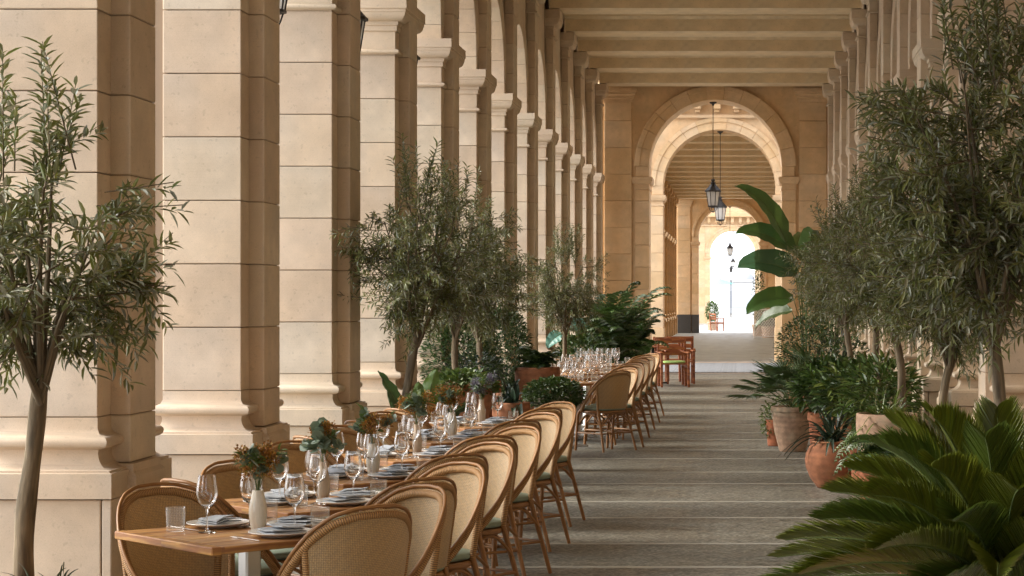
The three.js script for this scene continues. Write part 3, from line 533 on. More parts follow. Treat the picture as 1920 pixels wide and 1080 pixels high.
/* the far row of tables, crowded with glasses */
[23.1, 24.65, 26.2, 27.75, 29.3].forEach((d, i) => {
  const x = -1.98, o = ORD[i];
  dup(tableProto, [x, 0, -d], rad(45), `square wooden table crowded with glasses, ${o} of the far row`, 'tables of the far row');
  for (const s of ['FR', 'BR']) { const [sx, sz, deg] = SEATS[s]; placeChair(x + (s === 'FR' ? 0.44 : 0.50), d + (s === 'FR' ? -0.20 : 0.24), (s === 'FR' ? -136 : -42) + (CR() - 0.5) * 10, `wicker armchair ${seatWord[s]} of the ${o} far table`, 'wicker armchairs at the far tables'); }
  for (let k = 0; k < 9; k++) { const a = k / 9 * 6.283 + i, r = 0.10 + 0.2 * ((k * 7) % 3) / 2; solo('wine_glass', wineGeo, GLASS, [x + Math.cos(a) * r, TOPY, -d + Math.sin(a) * r], 0, `wine glass among the crowded glasses of the ${o} far table`, 'wine glass', `glasses of the ${o} far table`); }
  for (let k = 0; k < 4; k++) { const a = k / 4 * 6.283 + 0.4 + i, r = 0.36; solo('tumbler', tumblerGeo, THINGLASS, [x + Math.cos(a) * r, TOPY, -d + Math.sin(a) * r], a, `water tumbler near the rim of the ${o} far table`, 'tumbler', `tumblers of the ${o} far table`); }
});
/* red slatted armchairs, stacked away */
function redChair() {
  const t = thing('slatted_armchair', 'x', 'chair');
  for (const s of [-1, 1]) {
    mesh('leg', cbox(0.045, 0.64, 0.045, 0.006, s * 0.26, 0.32, 0.22), REDWOOD, t);
    const r = cbox(0.045, 0.92, 0.05, 0.006, 0, 0.46, 0); r.rotateX(-0.12); r.translate(s * 0.26, 0, -0.2); mesh('leg', r, REDWOOD, t);
    mesh('armrest', cbox(0.065, 0.03, 0.56, 0.008, s * 0.265, 0.655, -0.01), REDWOOD, t);
    mesh('side_rail', cbox(0.03, 0.06, 0.44, 0.005, s * 0.255, 0.40, 0.0), REDWOOD, t);
  }
  for (let i = 0; i < 6; i++) mesh('seat_slat', cbox(0.48, 0.02, 0.062, 0.004, 0, 0.44, 0.2 - i * 0.075), REDWOOD, t);
  for (const [y, h] of [[0.62, 0.05], [0.73, 0.05], [0.87, 0.075]]) { const g = cbox(0.5, h, 0.022, 0.006, 0, y, -0.2 - 0.12 * y - 0.045 + 0.1); mesh('back_slat', g, REDWOOD, t); }
  scene.remove(t); used['slatted_armchair'] = undefined; t.userData.base = 'slatted_armchair'; return t;
}
const redProto = redChair();
[[-1.30, 39.3, 10, 'front', 0], [-1.36, 39.95, 12, 'second', 0], [-1.22, 40.7, 6, 'third', 0], [-1.45, 41.4, 14, 'fourth', 0], [-1.25, 42.1, 4, 'rearmost', 0]].forEach(([x, d, a, w]) => dup(redProto, [x, 0, -d], rad(a), `red-stained slatted armchair, ${w} in the file by the end wall`, 'red armchairs by the end wall').userData.category = 'chair');
{ const g = new THREE.SphereGeometry(1, 24, 10), p = g.attributes.position; for (let i = 0; i < p.count; i++) { const x = p.getX(i), y = p.getY(i), z = p.getZ(i), q = Math.hypot(x, z) || 1, f = Math.pow(q, 0.3) / q; p.setXYZ(i, x * f * 0.23, Math.sign(y) * Math.pow(Math.abs(y), 0.5) * 0.025, z * f * 0.21); } g.computeVertexNormals(); solo('seat_pad', g, LIME, [-1.30, 0.476, -39.28], rad(10), 'lime green pad on the front red armchair', 'cushion'); }
{
  const t = thing('bistro_table', 'small table on a black cross base beside the red armchairs', 'table', [-1.74, 0, -40.3]);
  mesh('tabletop', cbox(0.6, 0.03, 0.6, 0.006, 0, 0.74, 0), REDWOOD, t); mesh('post', cbox(0.06, 0.68, 0.06, 0.01, 0, 0.38, 0), BLACK, t);
  mesh('cross_base', merge([0, 1].map((k) => { const g = cbox(0.62, 0.035, 0.06, 0.012, 0, 0.03, 0); g.rotateY(0.5 + k * Math.PI / 2); return g; })), BLACK, t);
}
/* lanterns */
function lantern(x, d, crown, label) {
  const t = thing('hanging_lantern', label, 'lantern', [x, 3.60, -d], 0, 'iron lanterns hung from the arch crowns');
  const oct = (pts, m, n, r = 0.39) => { pts = pts.map(([a, y]) => [a * 1.12, y]); const g = new THREE.LatheGeometry(pts.map((p) => new THREE.Vector2(Math.max(p[0], 1e-4), p[1])), 8).toNonIndexed(); g.computeVertexNormals(); g.rotateY(r); return mesh(n, g, m, t); };
  oct([[0, 0.82], [0.035, 0.82], [0.05, 0.80], [0.035, 0.775], [0.035, 0.75], [0.065, 0.735], [0.05, 0.715], [0.06, 0.69], [0.165, 0.565], [0.178, 0.555], [0.178, 0.53], [0.15, 0.525], [0, 0.53]], IRON, 'roof');
  const gl = oct([[0.148, 0.525], [0.10, 0.20]], PANE, 'pane');
  for (let k = 0; k < 8; k++) { const a = 0.39 + k * Math.PI / 4; mesh('bar', tube([V(Math.sin(a) * 0.168, 0.53, Math.cos(a) * 0.168), V(Math.sin(a) * 0.114, 0.195, Math.cos(a) * 0.114)], 0.008, 1, 5), IRON, t); }
  oct([[0, 0.215], [0.115, 0.21], [0.118, 0.19], [0.08, 0.18], [0.03, 0.16], [0, 0.16]], IRON, 'base_plate');
  for (let k = 0; k < 4; k++) { const a = k * Math.PI / 2 + 0.39; mesh('bracket', tube([V(Math.sin(a) * 0.105, 0.19, Math.cos(a) * 0.105), V(Math.sin(a) * 0.07, 0.10, Math.cos(a) * 0.07), V(Math.sin(a) * 0.01, 0.06, Math.cos(a) * 0.01)], 0.007, 8, 5), IRON, t); }
  oct([[0, 0.09], [0.02, 0.075], [0.012, 0.055], [0, 0.05]], IRON, 'finial');
  mesh('rod', tube([V(0, 0.81, 0), V(0, crown - 3.60, 0)], 0.010, 1, 6), IRON, t);
  const ct = crown - 3.60; oct([[0, ct - 0.09], [0.02, ct - 0.085], [0.03, ct - 0.05], [0.075, ct - 0.03], [0.08, ct + 0.004], [0, ct + 0.006]], IRON, 'canopy');
}
lantern(AX - 0.06, W1 + 0.47, 6.18, 'dark iron lantern hanging from the crown of the large end arch');
lantern(AX + 0.02, F2 + 0.47, 6.18, 'iron lantern hanging in the arch of the second arcade');
lantern(AX + 0.03, W3 + 0.47, 6.18, 'small iron lantern against the bright far opening, upper of two');
lantern(AX + 0.03, F4 + 0.6, 6.18, 'smallest iron lantern against the bright far opening, lower of two');
lantern(XL - 0.01, D0 + S * 1.5, yc + r0 - 0.003, 'iron lantern peeping out between the second and third street-side piers');
lantern(XL - 0.01, D0 + S * 2.5, yc + r0 - 0.003, 'iron lantern peeping out between the third and fourth street-side piers');
lantern(XL - 0.01, D0 + S * 3.5, yc + r0 - 0.003, 'iron lantern peeping out between the fourth and fifth street-side piers');
lantern(XL - 0.01, D0 + S * 4.5, yc + r0 - 0.003, 'iron lantern peeping out between the fifth and sixth street-side piers');
/* ------------------------------------------------------------------ plants */
const OLIVE = [[0.19, 0.20, 0.058], [0.205, 0.215, 0.085], [0.165, 0.19, 0.045]];
const ball = (R) => { let v; do v = V(R() * 2 - 1, R() * 2 - 1, R() * 2 - 1); while (v.lengthSq() > 1); return v; };
function potProfile(kind, r, h) {
  const w = 0.02;
  if (kind === 'flared') return [[0, 0], [r * 0.60, 0], [r * 0.62, 0.01], [r * 0.80, h * 0.36], [r * 0.815, h * 0.37], [r * 0.82, h * 0.385], [r * 0.89, h * 0.58], [r * 0.90, h * 0.60], [r * 0.93, h * 0.87], [r, h * 0.885], [r * 1.01, h * 0.9], [r * 1.01, h * 0.975], [r, h], [r - w, h], [r - 2 * w, h * 0.92], [r * 0.8, h * 0.86], [0, h * 0.86]];
  if (kind === 'jar') return [[0, 0], [r * 0.55, 0], [r * 0.58, 0.01], [r * 0.82, h * 0.22], [r * 0.97, h * 0.45], [r, h * 0.6], [r * 0.96, h * 0.74], [r * 0.95, h * 0.75], [r * 0.84, h * 0.88], [r * 0.72, h * 0.93], [r * 0.74, h * 0.96], [r * 0.78, h * 0.98], [r * 0.76, h], [r * 0.66, h], [r * 0.64, h * 0.94], [0, h * 0.9]];
  if (kind === 'bowl') return [[0, 0], [r * 0.55, 0], [r * 0.6, 0.01], [r * 0.82, h * 0.45], [r * 0.9, h * 0.72], [r * 0.98, h * 0.78], [r * 1.02, h * 0.85], [r * 1.02, h * 0.96], [r, h], [r - 0.03, h], [r * 0.85, h * 0.88], [0, h * 0.86]];
  return [[0, 0], [r * 0.82, 0], [r * 0.84, 0.01], [r * 0.95, h * 0.82], [r * 1.02, h * 0.84], [r * 1.02, h * 0.98], [r, h], [r - w, h], [r - 2 * w, h * 0.9], [0, h * 0.88]];
}
function addPot(t, kind, r, h, m) {
  mesh('pot', lathe(potProfile(kind, r, h), 36, 0.6), m, t);
  const y = kind === 'jar' ? 0.93 : kind === 'bowl' ? 0.885 : kind === 'flared' ? 0.88 : 0.9, g = new THREE.CircleGeometry((kind === 'jar' ? 0.66 : 0.86) * r, 20); g.rotateX(-Math.PI / 2); g.translate(0, h * y, 0);
  const p = g.attributes.position, R = rng(4); for (let i = 0; i < p.count; i++) p.setY(i, p.getY(i) + 0.01 * R()); mesh('soil', g, SOIL, t);
  return h * y;
}
function oliveTree(seed, o) {
  const R = rng(seed), t = thing('olive_tree', 'x', 'tree'), wood = [], L = new Leaves(), y0 = addPot(t, o.pot[0], o.pot[1], o.pot[2], TERRA[o.pot[3]]);
  const hf = o.fork, lean = o.lean || [0.05, 0.02], top = V(lean[0], hf, lean[1]);
  wood.push(tube([V(0, y0 - 0.05, 0), V(lean[0] * 0.12, y0 + (hf - y0) * 0.35, lean[1] * 0.5), V(lean[0] * 0.55, y0 + (hf - y0) * 0.7, -lean[1] * 0.3), top], (q) => o.r * (1.25 - 0.35 * q + 0.06 * Math.sin(q * 17)), 24, 10));
  const C = V(lean[0] + (o.cx || 0), o.cy, lean[1]), rr = V(o.rx, o.ry, o.rx);
  const leafRun = (a, b, n, droop) => {
    const d = V().subVectors(b, a), len = d.length(); d.normalize(); const ref = Math.abs(d.y) > 0.9 ? V(1, 0, 0) : V(0, 1, 0), s1 = V().crossVectors(d, ref).normalize(), s2 = V().crossVectors(s1, d);
    for (let k = 0; k < n; k++) {
      const f = 0.12 + 0.88 * (k + R() * 0.6) / n, p = V().lerpVectors(a, b, f); p.y -= droop * f * f * len; const ang = (k % 2 ? 0 : Math.PI) + (k >> 1) * 1.57 + (R() - 0.5) * 0.9;
      const side = V().copy(s1).multiplyScalar(Math.cos(ang)).addScaledVector(s2, Math.sin(ang)), dir = V().copy(d).multiplyScalar(0.55 + R() * 0.5).addScaledVector(side, 0.75 + R() * 0.3); dir.y -= 0.12 * R(); dir.normalize();
      const up = V(R() - 0.5, 0.7 + R(), R() - 0.5).normalize(), c = tint(R, R() < 0.2 ? [0.34, 0.35, 0.26] : OLIVE[Math.floor(R() * 3)], 0.35);
      L.leaf(p, dir, up, o.leaf * (0.65 + R() * 0.6), o.leaf * (0.20 + R() * 0.08), c, 0.06 + R() * 0.12, 0.3);
    }
  };
  for (let i = 0; i < o.limbs; i++) {
    const a = i * 2.399 + R(), el = (i + 0.5) / o.limbs, dv = V(Math.cos(a) * Math.sqrt(1 - (el * 1.25 - 0.3) ** 2), el * 1.25 - 0.3, Math.sin(a) * Math.sqrt(Math.max(0, 1 - (el * 1.25 - 0.3) ** 2)));
    const e = V(C.x + dv.x * rr.x * 0.72, C.y + dv.y * rr.y * 0.72, C.z + dv.z * rr.z * 0.72), s = V(top.x, top.y - 0.02 - 0.1 * R(), top.z), m = V().lerpVectors(s, e, 0.5); m.y += 0.12 * rr.y * (dv.y < 0 ? 1.6 : 0.4); m.x += (R() - 0.5) * 0.08; m.z += (R() - 0.5) * 0.08;
    const curve = new THREE.CatmullRomCurve3([s, m, e]); wood.push(tube([s, m, e], (q) => o.r * (0.5 - 0.38 * q), 10, 6));
    for (let b = 0; b < o.branches; b++) {
      const f = 0.3 + 0.7 * (b + R()) / o.branches, p = curve.getPoint(Math.min(f, 1)), out = V((p.x - C.x) / rr.x, (p.y - C.y) / rr.y, (p.z - C.z) / rr.z), q = ball(R); q.addScaledVector(out, 0.9); q.y += 0.25; q.normalize();
      const bl = (0.28 + 0.34 * R()) * rr.x, e2 = V().copy(p).addScaledVector(q, bl); wood.push(tube([p, e2], (z) => 0.0055 - 0.0032 * z, 2, 4, false));
      for (let w = 0; w < o.twigs; w++) {
        const p2 = V().lerpVectors(p, e2, 0.15 + 0.85 * R()), q2 = ball(R).multiplyScalar(1.1).addScaledVector(q, 0.55); q2.y += 0.15; q2.normalize();
        const tl = 0.10 + 0.17 * R(), e3 = V().copy(p2).addScaledVector(q2, tl); wood.push(tube([p2, e3], 0.0017, 1, 3, false)); leafRun(p2, e3, Math.round(tl / 0.0125), 0.15);
      }
      leafRun(p, e2, Math.round(bl / 0.02), 0);
    }
  }
  for (let i = 0; i < o.shoots; i++) {                                   // long loose shoots that break the outline
    const a = R() * 6.283, p = V(C.x + Math.cos(a) * rr.x * 0.5 * R(), C.y + rr.y * (0.45 + 0.3 * R()), C.z + Math.sin(a) * rr.z * 0.5 * R()), q = V((R() - 0.5) * 0.8, 1, (R() - 0.5) * 0.8).normalize(), len = 0.28 + 0.38 * R(), e = V().copy(p).addScaledVector(q, len);
    wood.push(tube([p, e], (z) => 0.004 - 0.0025 * z, 2, 4, false)); leafRun(p, e, Math.round(len / 0.014), 0.02);
  }
  for (let i = 0; i < (o.side || 0); i++) {
    const a = R() * 6.283, p = V(C.x + Math.cos(a) * rr.x * 0.7, C.y + rr.y * (R() * 1.2 - 0.7), C.z + Math.sin(a) * rr.z * 0.7), q = V(Math.cos(a), 0.35 * (R() - 0.4), Math.sin(a)).normalize(), len = 0.18 + 0.22 * R(), e = V().copy(p).addScaledVector(q, len);
    wood.push(tube([p, e], 0.0025, 2, 4, false)); leafRun(p, e, Math.round(len / 0.016), 0.1);
  }
  mesh('trunk', merge(wood), BARK, t); tag(mesh('crown', L.build(), LEAF, t), null, null, null, 'stuff');
  scene.remove(t); used['olive_tree'] = undefined; t.userData.base = 'olive_tree'; return t;
}
{
  const nearTree = oliveTree(21, { pot: ['plain', 0.3, 0.42, 0], fork: 1.36, lean: [0.08, 0.04], r: 0.038, cx: -0.05, cy: 1.90, rx: 0.50, ry: 0.56, limbs: 11, branches: 6, twigs: 3, leaf: 0.082, shoots: 10, side: 22 });
  dup(nearTree, [-3.12, 0, -8.9], 0.15, 'dark olive tree with a bare trunk in front of the first street-side pier', 'potted olive trees');
  const A = oliveTree(31, { pot: ['plain', 0.27, 0.42, 0], fork: 1.42, lean: [0.12, 0.03], r: 0.034, cy: 2.04, rx: 0.54, ry: 0.54, limbs: 12, branches: 6, twigs: 5, leaf: 0.066, shoots: 16, side: 34 });
  const B = oliveTree(41, { pot: ['plain', 0.27, 0.42, 0], fork: 1.42, lean: [-0.06, 0.02], r: 0.032, cy: 2.04, rx: 0.50, ry: 0.58, limbs: 12, branches: 6, twigs: 5, leaf: 0.066, shoots: 18, side: 30 });
  const D = oliveTree(52, { pot: ['flared', 0.28, 0.45, 1], fork: 1.36, lean: [-0.07, 0.03], r: 0.031, cy: 2.14, rx: 0.55, ry: 0.78, limbs: 15, branches: 7, twigs: 6, leaf: 0.074, shoots: 26, side: 46 });
  dup(A, [-2.72, 0, -16.4], 0.3, 'olive tree with a leaning trunk behind the last near table', 'potted olive trees');
  dup(B, [-2.62, 0, -18.9], 1.1, 'olive tree with a pale straight trunk, second behind the near tables', 'potted olive trees');
  dup(A, [-2.62, 0, -21.0], 2.6, 'olive tree with a thin grey trunk above the blue-leaved pot, third behind the near tables', 'potted olive trees', 0.94);
  dup(B, [-2.32, 0, -26.6], 4.0, 'slender dark olive tree beside the glass-crowded far tables', 'potted olive trees', 0.9);
  // the row on the wall side
  dup(D, [1.40, 0, -10.75], 0.0, 'largest olive tree of the wall-side row, cut by the frame', 'potted olive trees', 1.1);
  dup(D, [1.38, 0, -14.2], 2.2, 'second olive tree of the wall-side row, with a thick leaning trunk', 'potted olive trees', 0.93);
  [[1.36, 17.1, 'third', 4.1, A, 1.02], [1.36, 20.4, 'fourth', 1.0, B, 1.02], [1.30, 23.4, 'fifth', 2.9, A, 1.02], [1.32, 26.2, 'sixth', 5.0, B, 1.0], [1.30, 29.2, 'seventh', 0.6, A, 1.0]].forEach(([x, d, w, r, T, s]) => dup(T, [x, 0, -d], r, `${w} olive tree of the wall-side row`, 'potted olive trees', s));
}
function arch(base, dir, len, rise, droop, n = 10) {                     // curved stalk: rises, then droops
  const pts = []; for (let i = 0; i <= n; i++) { const f = i / n, x = len * f; pts.push(V(base.x + dir.x * x, base.y + rise * f * (1 - 0.35 * f) - droop * f * f, base.z + dir.z * x)); } return pts;
}
function feather(L, R, pts, count, lenF, wid, col, ang, vee, droop) {     // leaflets on both sides of a stalk
  const c = new THREE.CatmullRomCurve3(pts);
  for (let i = 0; i < count; i++) {
    const f = 0.12 + 0.88 * i / (count - 1), p = c.getPoint(f), d = c.getTangent(f), s = V().crossVectors(d, V(0, 1, 0)).normalize(), u = V().crossVectors(s, d).normalize();
    for (const q of [-1, 1]) { const dir = V().copy(s).multiplyScalar(q * Math.cos(ang)).addScaledVector(d, Math.sin(ang) + f * f * 0.5).addScaledVector(u, vee + (R() - 0.5) * 0.12).normalize(); const l = lenF(f) * (0.92 + 0.16 * R()); L.leaf(p, dir, u, l, wid, tint(R, col, 0.3), droop, 0.3); }
  }
}
function potted(name, label, cat, x, d, pot, fill, turn = 0, group) {
  const t = thing(name, label, cat, [x, 0, -d], turn, group); const y = pot ? addPot(t, ...pot) : 0; fill(t, y); return t;
}
const finish = (t, L, st, m = GLOSSLEAF, n = 'foliage') => { if (st && st.length) mesh('stalk', merge(st), STEMG, t); tag(mesh(n, L.build(), m, t), null, null, null, 'stuff'); };
/* sago palm in the foreground */
potted('sago_palm', 'large sago palm with feathered fronds in the front corner', 'palm', 0.80, 6.3, ['jar', 0.33, 0.54, TERRA[2]], (t, y) => {
  const R = rng(8), L = new Leaves(), st = [], N = 52;
  mesh('trunk', lathe([[0, y - 0.02], [0.13, y], [0.15, y + 0.14], [0.12, y + 0.28], [0.05, y + 0.33], [0, y + 0.34]], 14, 0.2), BARK, t);
  for (let i = 0; i < N; i++) {
    const a = i * 2.399, q = i / N, len = 0.30 + 0.50 * q, rise = 0.90 - 0.70 * q, pts = arch(V(0, y + 0.30, 0), V(Math.cos(a), 0, Math.sin(a)), len, rise, 0.03 + 0.10 * q, 9);
    st.push(tube(pts, (z) => 0.006 - 0.0045 * z, 12, 5, false));
    feather(L, R, pts, 116, (f) => 0.175 * Math.pow(Math.sin(Math.PI * Math.min(1, 0.12 + f * 0.86)), 0.6), 0.0115, i % 3 ? [0.13, 0.155, 0.012] : [0.085, 0.125, 0.014], 0.95, 0.42, 0.04);
  }
  finish(t, L, st);
});
function strap(t, y, seed, n, len, w, col, rise, spread = 1) {
  const R = rng(seed), L = new Leaves();
  for (let i = 0; i < n; i++) { const a = R() * 6.283, k = R(), l = len * (0.65 + 0.5 * R()), pts = arch(V((R() - 0.5) * 0.12, y, (R() - 0.5) * 0.12), V(Math.cos(a), 0, Math.sin(a)), l * (0.25 + 0.75 * k) * spread, l * rise * (1.05 - 0.5 * k), l * 0.75 * k, 8); L.blade(pts, (f) => w * Math.pow(Math.sin(Math.PI * Math.min(0.97, 0.14 + f * 0.86)), 0.7) + 0.002, V(Math.cos(a + 0.3), 1.2, Math.sin(a + 0.3)).normalize(), tint(R, col, 0.35), 0.35); }
  finish(t, L);
}
function bush(t, y, seed, rx, ry, n, leaf, w, cols, gloss) {
  const R = rng(seed), L = new Leaves(), st = [];
  for (let i = 0; i < 26; i++) { const v = ball(R), e = V(v.x * rx * 0.8, y + ry + v.y * ry * 0.75, v.z * rx * 0.8); st.push(tube([V(e.x * 0.1, y, e.z * 0.1), V(e.x * 0.6, y + (e.y - y) * 0.6, e.z * 0.6), e], 0.003, 4, 3, false)); }
  for (let i = 0; i < n; i++) { const v = ball(R), k = Math.pow(v.length(), -0.35); v.multiplyScalar(Math.min(k, 1.6)); if (v.length() > 1.08) v.setLength(1.0 + 0.12 * R()); const p = V(v.x * rx, y + ry + v.y * ry, v.z * rx), d = V(v.x + (R() - 0.5) * 1.4, v.y * 0.6 + (R() - 0.35), v.z + (R() - 0.5) * 1.4).normalize(); L.leaf(p, d, V((R() - 0.5), 1, R() - 0.5).normalize(), leaf * (0.6 + 0.7 * R()), w * (0.7 + 0.5 * R()), tint(R, cols[Math.floor(R() * cols.length)], 0.35), 0.18, 0.2); }
  finish(t, L, st, gloss ? GLOSSLEAF : LEAF);
}
function fanPalm(t, y, seed, n, reach) {
  const R = rng(seed), L = new Leaves(), st = [];
  for (let i = 0; i < n; i++) {
    const a = i * 2.399 + R() * 0.4, q = i / n, l = reach * (0.55 + 0.3 * R()), d = V(Math.cos(a), 0, Math.sin(a)), pts = arch(V(0, y, 0), d, l * (0.3 + 0.55 * q), l * (1.2 - 0.6 * q), 0.03 + 0.06 * q, 6), tip = pts[6], td = V().subVectors(pts[6], pts[5]).normalize(), s = V().crossVectors(td, V(0, 1, 0)).normalize(), u = V().crossVectors(s, td);
    st.push(tube(pts, 0.004, 6, 4, false)); const col = tint(R, [0.09, 0.15, 0.045], 0.3), m = 26, fl = 0.27 + 0.06 * R();
    for (let k = 0; k < m; k++) { const b = (k / (m - 1) - 0.5) * 4.0, dir = V().copy(td).multiplyScalar(Math.cos(b)).addScaledVector(s, Math.sin(b)).addScaledVector(u, 0.12 - 0.1 * Math.abs(b)).normalize(); L.leaf(tip, dir, u, fl * (0.75 + 0.25 * Math.cos(b)) * (0.9 + 0.2 * R()), 0.016, tint(R, col, 0.15), 0.08 + 0.1 * R(), 0.5); }
  }
  finish(t, L, st);
}
function broad(t, y, seed, list, name = 'leaf') {                          // big paddle leaves, each one a part: [yaw, stalk, rise, droop, leaf length, width, colour]
  const R = rng(seed), st = [];
  for (const [yaw, reach, rise, len, wid, tilt, col, roll = 0.5, bend = 0.875] of list) {
    const d = V(Math.cos(yaw), 0, Math.sin(yaw)), base = V(d.x * 0.05, y, d.z * 0.05), tip = V(d.x * reach, y + rise, d.z * reach);
    st.push(tube([base, V(d.x * reach * 0.35, y + rise * 0.6, d.z * reach * 0.35), tip], (f) => 0.013 - 0.007 * f, 10, 6, false));
    const pts = [], n = 14; for (let i = 0; i <= n; i++) { const f = i / n, e = tilt - bend * f * f; pts.push(i ? V().copy(pts[i - 1]).addScaledVector(V(d.x * Math.cos(e), Math.sin(e), d.z * Math.cos(e)), len / n) : tip.clone()); }
    const L = new Leaves(), W = (f) => wid * Math.min(1, 0.25 + f * 3.2) * Math.pow(Math.max(0.0001, 1 - Math.pow(f, 2.6)), 0.75);
    const side0 = V(-d.z, 0, d.x), nn = 3;                                 // wide leaf: several strips with ripples
    for (let i = 0; i < n; i++) for (let q = -nn; q < nn; q++) {
      const at = (ii, qq) => { const f = ii / n, s = qq / nn, tang = V().subVectors(pts[Math.min(ii + 1, n)], pts[Math.max(ii - 1, 0)]).normalize(), up0 = V().crossVectors(side0, tang).normalize(), sg = up0.y < 0 ? -1 : 1; up0.multiplyScalar(sg); const side = V().copy(side0).multiplyScalar(Math.cos(roll)).addScaledVector(up0, Math.sin(roll)), up = V().copy(up0).multiplyScalar(Math.cos(roll)).addScaledVector(side0, -Math.sin(roll)); return V().copy(pts[ii]).addScaledVector(side, s * W(f) / 2).addScaledVector(up, Math.abs(s) * W(f) * 0.18 + 0.012 * Math.sin(ii * 1.9 + qq) * Math.abs(s)); };
      const c = tint(R, col, 0.05), A = at(i, q), B = at(i + 1, q), C = at(i + 1, q + 1), D2 = at(i, q + 1); L.tri(A, C, B, c); L.tri(A, D2, C, c);
    }
    mesh(name, toCreasedNormals(L.build(), 0.6), GLOSSLEAF, t);
    mesh('midrib', tube(pts.map((p) => V(p.x, p.y + 0.003, p.z)), (f) => 0.007 - 0.006 * f, 12, 5, false), STEMG, t);
  }
  mesh('stalk', merge(st), STEMG, t);
}
function fern(t, y, seed, n, reach, col, lw = 0.02, ll = 0.12, rise = 1.0) {
  const R = rng(seed), L = new Leaves(), st = [];
  for (let i = 0; i < n; i++) { const a = i * 2.399 + R(), l = reach * (0.6 + 0.5 * R()), pts = arch(V(0, y, 0), V(Math.cos(a), 0, Math.sin(a)), l * (0.4 + 0.5 * R()), l * rise * (0.5 + 0.6 * R()), l * 0.55, 8); st.push(tube(pts, 0.003, 8, 4, false)); feather(L, R, pts, 15, (f) => ll * Math.sin(Math.PI * Math.min(1, 0.2 + f * 0.8)), lw, tint(R, col, 0.25), 0.35, 0.05, 0.2); }
  finish(t, L, st);
}
const G1 = [0.08, 0.14, 0.03], G2 = [0.11, 0.18, 0.035], G3 = [0.055, 0.10, 0.028], GY = [0.15, 0.20, 0.04];
/* wall side, front to back */
potted('strap_leaf_plant', 'dark strap-leaved plant in the round orange jar', 'plant', 0.82, 18.4, ['jar', 0.25, 0.42, TERRA[0]], (t, y) => strap(t, y, 5, 46, 0.5, 0.034, [0.035, 0.065, 0.035], 1.0));
potted('clay_jar', 'small orange jar half hidden behind the strap-leaved plant', 'pot', 1.02, 19.6, ['jar', 0.24, 0.56, TERRA[0]], (t, y) => strap(t, y, 15, 40, 0.5, 0.028, G2, 0.9));
potted('fan_palm', 'fan palm in a pale banded terracotta pot at the edge of the aisle', 'palm', 0.57, 22.75, ['flared', 0.24, 0.50, TERRA[1]], (t, y) => fanPalm(t, y, 3, 34, 0.86));
potted('trailing_plant', 'low trailing plant spilling beside the pale banded pot', 'plant', 0.42, 23.6, ['plain', 0.14, 0.3, TERRA[2]], (t, y) => bush(t, y - 0.22, 6, 0.2, 0.26, 500, 0.045, 0.03, [GY, G2], false));
potted('trough_plant', 'grassy plant in a broad tan pot between the wall-side olive trunks', 'plant', 1.14, 16.0, ['bowl', 0.24, 0.80, TERRA[1]], (t, y) => strap(t, y, 25, 80, 0.5, 0.016, GY, 0.85));
potted('leafy_shrub', 'green shrub low among the wall-side olive trunks', 'shrub', 1.55, 13.2, ['plain', 0.28, 0.4, TERRA[2]], (t, y) => bush(t, y - 0.05, 33, 0.36, 0.26, 900, 0.09, 0.05, [G1, G3, G2], true));
potted('leafy_shrub', 'broad-leaved shrub under the fourth wall-side olive', 'shrub', 1.15, 20.9, ['plain', 0.26, 0.45, TERRA[0]], (t, y) => bush(t, y, 34, 0.4, 0.32, 900, 0.11, 0.06, [G1, G3, GY], true));
potted('fern', 'arching fern behind the round orange jar', 'fern', 1.18, 18.0, ['plain', 0.24, 0.42, TERRA[2]], (t, y) => fern(t, y, 9, 24, 0.62, G2, 0.022, 0.13));
potted('fern', 'feathery fern in front of the second wall-side olive', 'fern', 1.18, 12.6, ['plain', 0.26, 0.4, TERRA[2]], (t, y) => fern(t, y, 19, 26, 0.66, [0.07, 0.12, 0.03], 0.02, 0.13));
potted('rounded_bush', 'dense rounded bush behind the fan palm', 'shrub', 0.92, 27.6, ['plain', 0.28, 0.5, TERRA[2]], (t, y) => bush(t, y + 0.1, 44, 0.46, 0.46, 2600, 0.05, 0.028, [G1, G3, [0.06, 0.09, 0.02]], false));
potted('fan_palm', 'second fan palm deeper in the wall-side planting', 'palm', 0.98, 25.2, ['flared', 0.24, 0.5, TERRA[0]], (t, y) => fanPalm(t, y, 13, 26, 0.9));
potted('banana_plant', 'banana plant with large paddle leaves leaning into the aisle', 'plant', 0.98, 31.0, ['plain', 0.3, 0.5, TERRA[0]], (t, y) => broad(t, y, 7, [[3.10, 0.30, 2.10, 1.20, 0.36, 1.15, [0.10, 0.20, 0.05], 0.9], [3.2, 0.16, 1.95, 1.0, 0.44, 0.62, [0.06, 0.13, 0.03], 0.8], [3.05, 0.14, 1.62, 0.95, 0.50, 0.42, [0.05, 0.11, 0.045], 1.0], [0.6, 0.25, 1.9, 1.0, 0.40, 0.8, G1, -0.8], [1.5, 0.25, 1.75, 0.95, 0.40, 0.9, G1, 0.4], [2.9, 0.2, 1.25, 0.8, 0.40, 0.0, [0.07, 0.15, 0.03], 0.9], [3.7, 0.25, 1.05, 0.75, 0.34, -0.1, G1, 0.7], [4.7, 0.25, 1.8, 0.9, 0.42, 0.9, G2, 0.2]]));
potted('tall_shrub', 'tall leafy shrub filling the back of the wall-side planting', 'shrub', 1.45, 32.4, ['plain', 0.3, 0.5, TERRA[0]], (t, y) => bush(t, y + 0.5, 55, 0.5, 0.8, 2200, 0.08, 0.04, [G1, G2], false));
potted('tall_shrub', 'grey-green shrub under the sixth wall-side olive', 'shrub', 1.2, 24.6, ['plain', 0.26, 0.4, TERRA[2]], (t, y) => bush(t, y, 56, 0.42, 0.45, 1500, 0.07, 0.03, [G1, [0.07, 0.09, 0.05]], false));
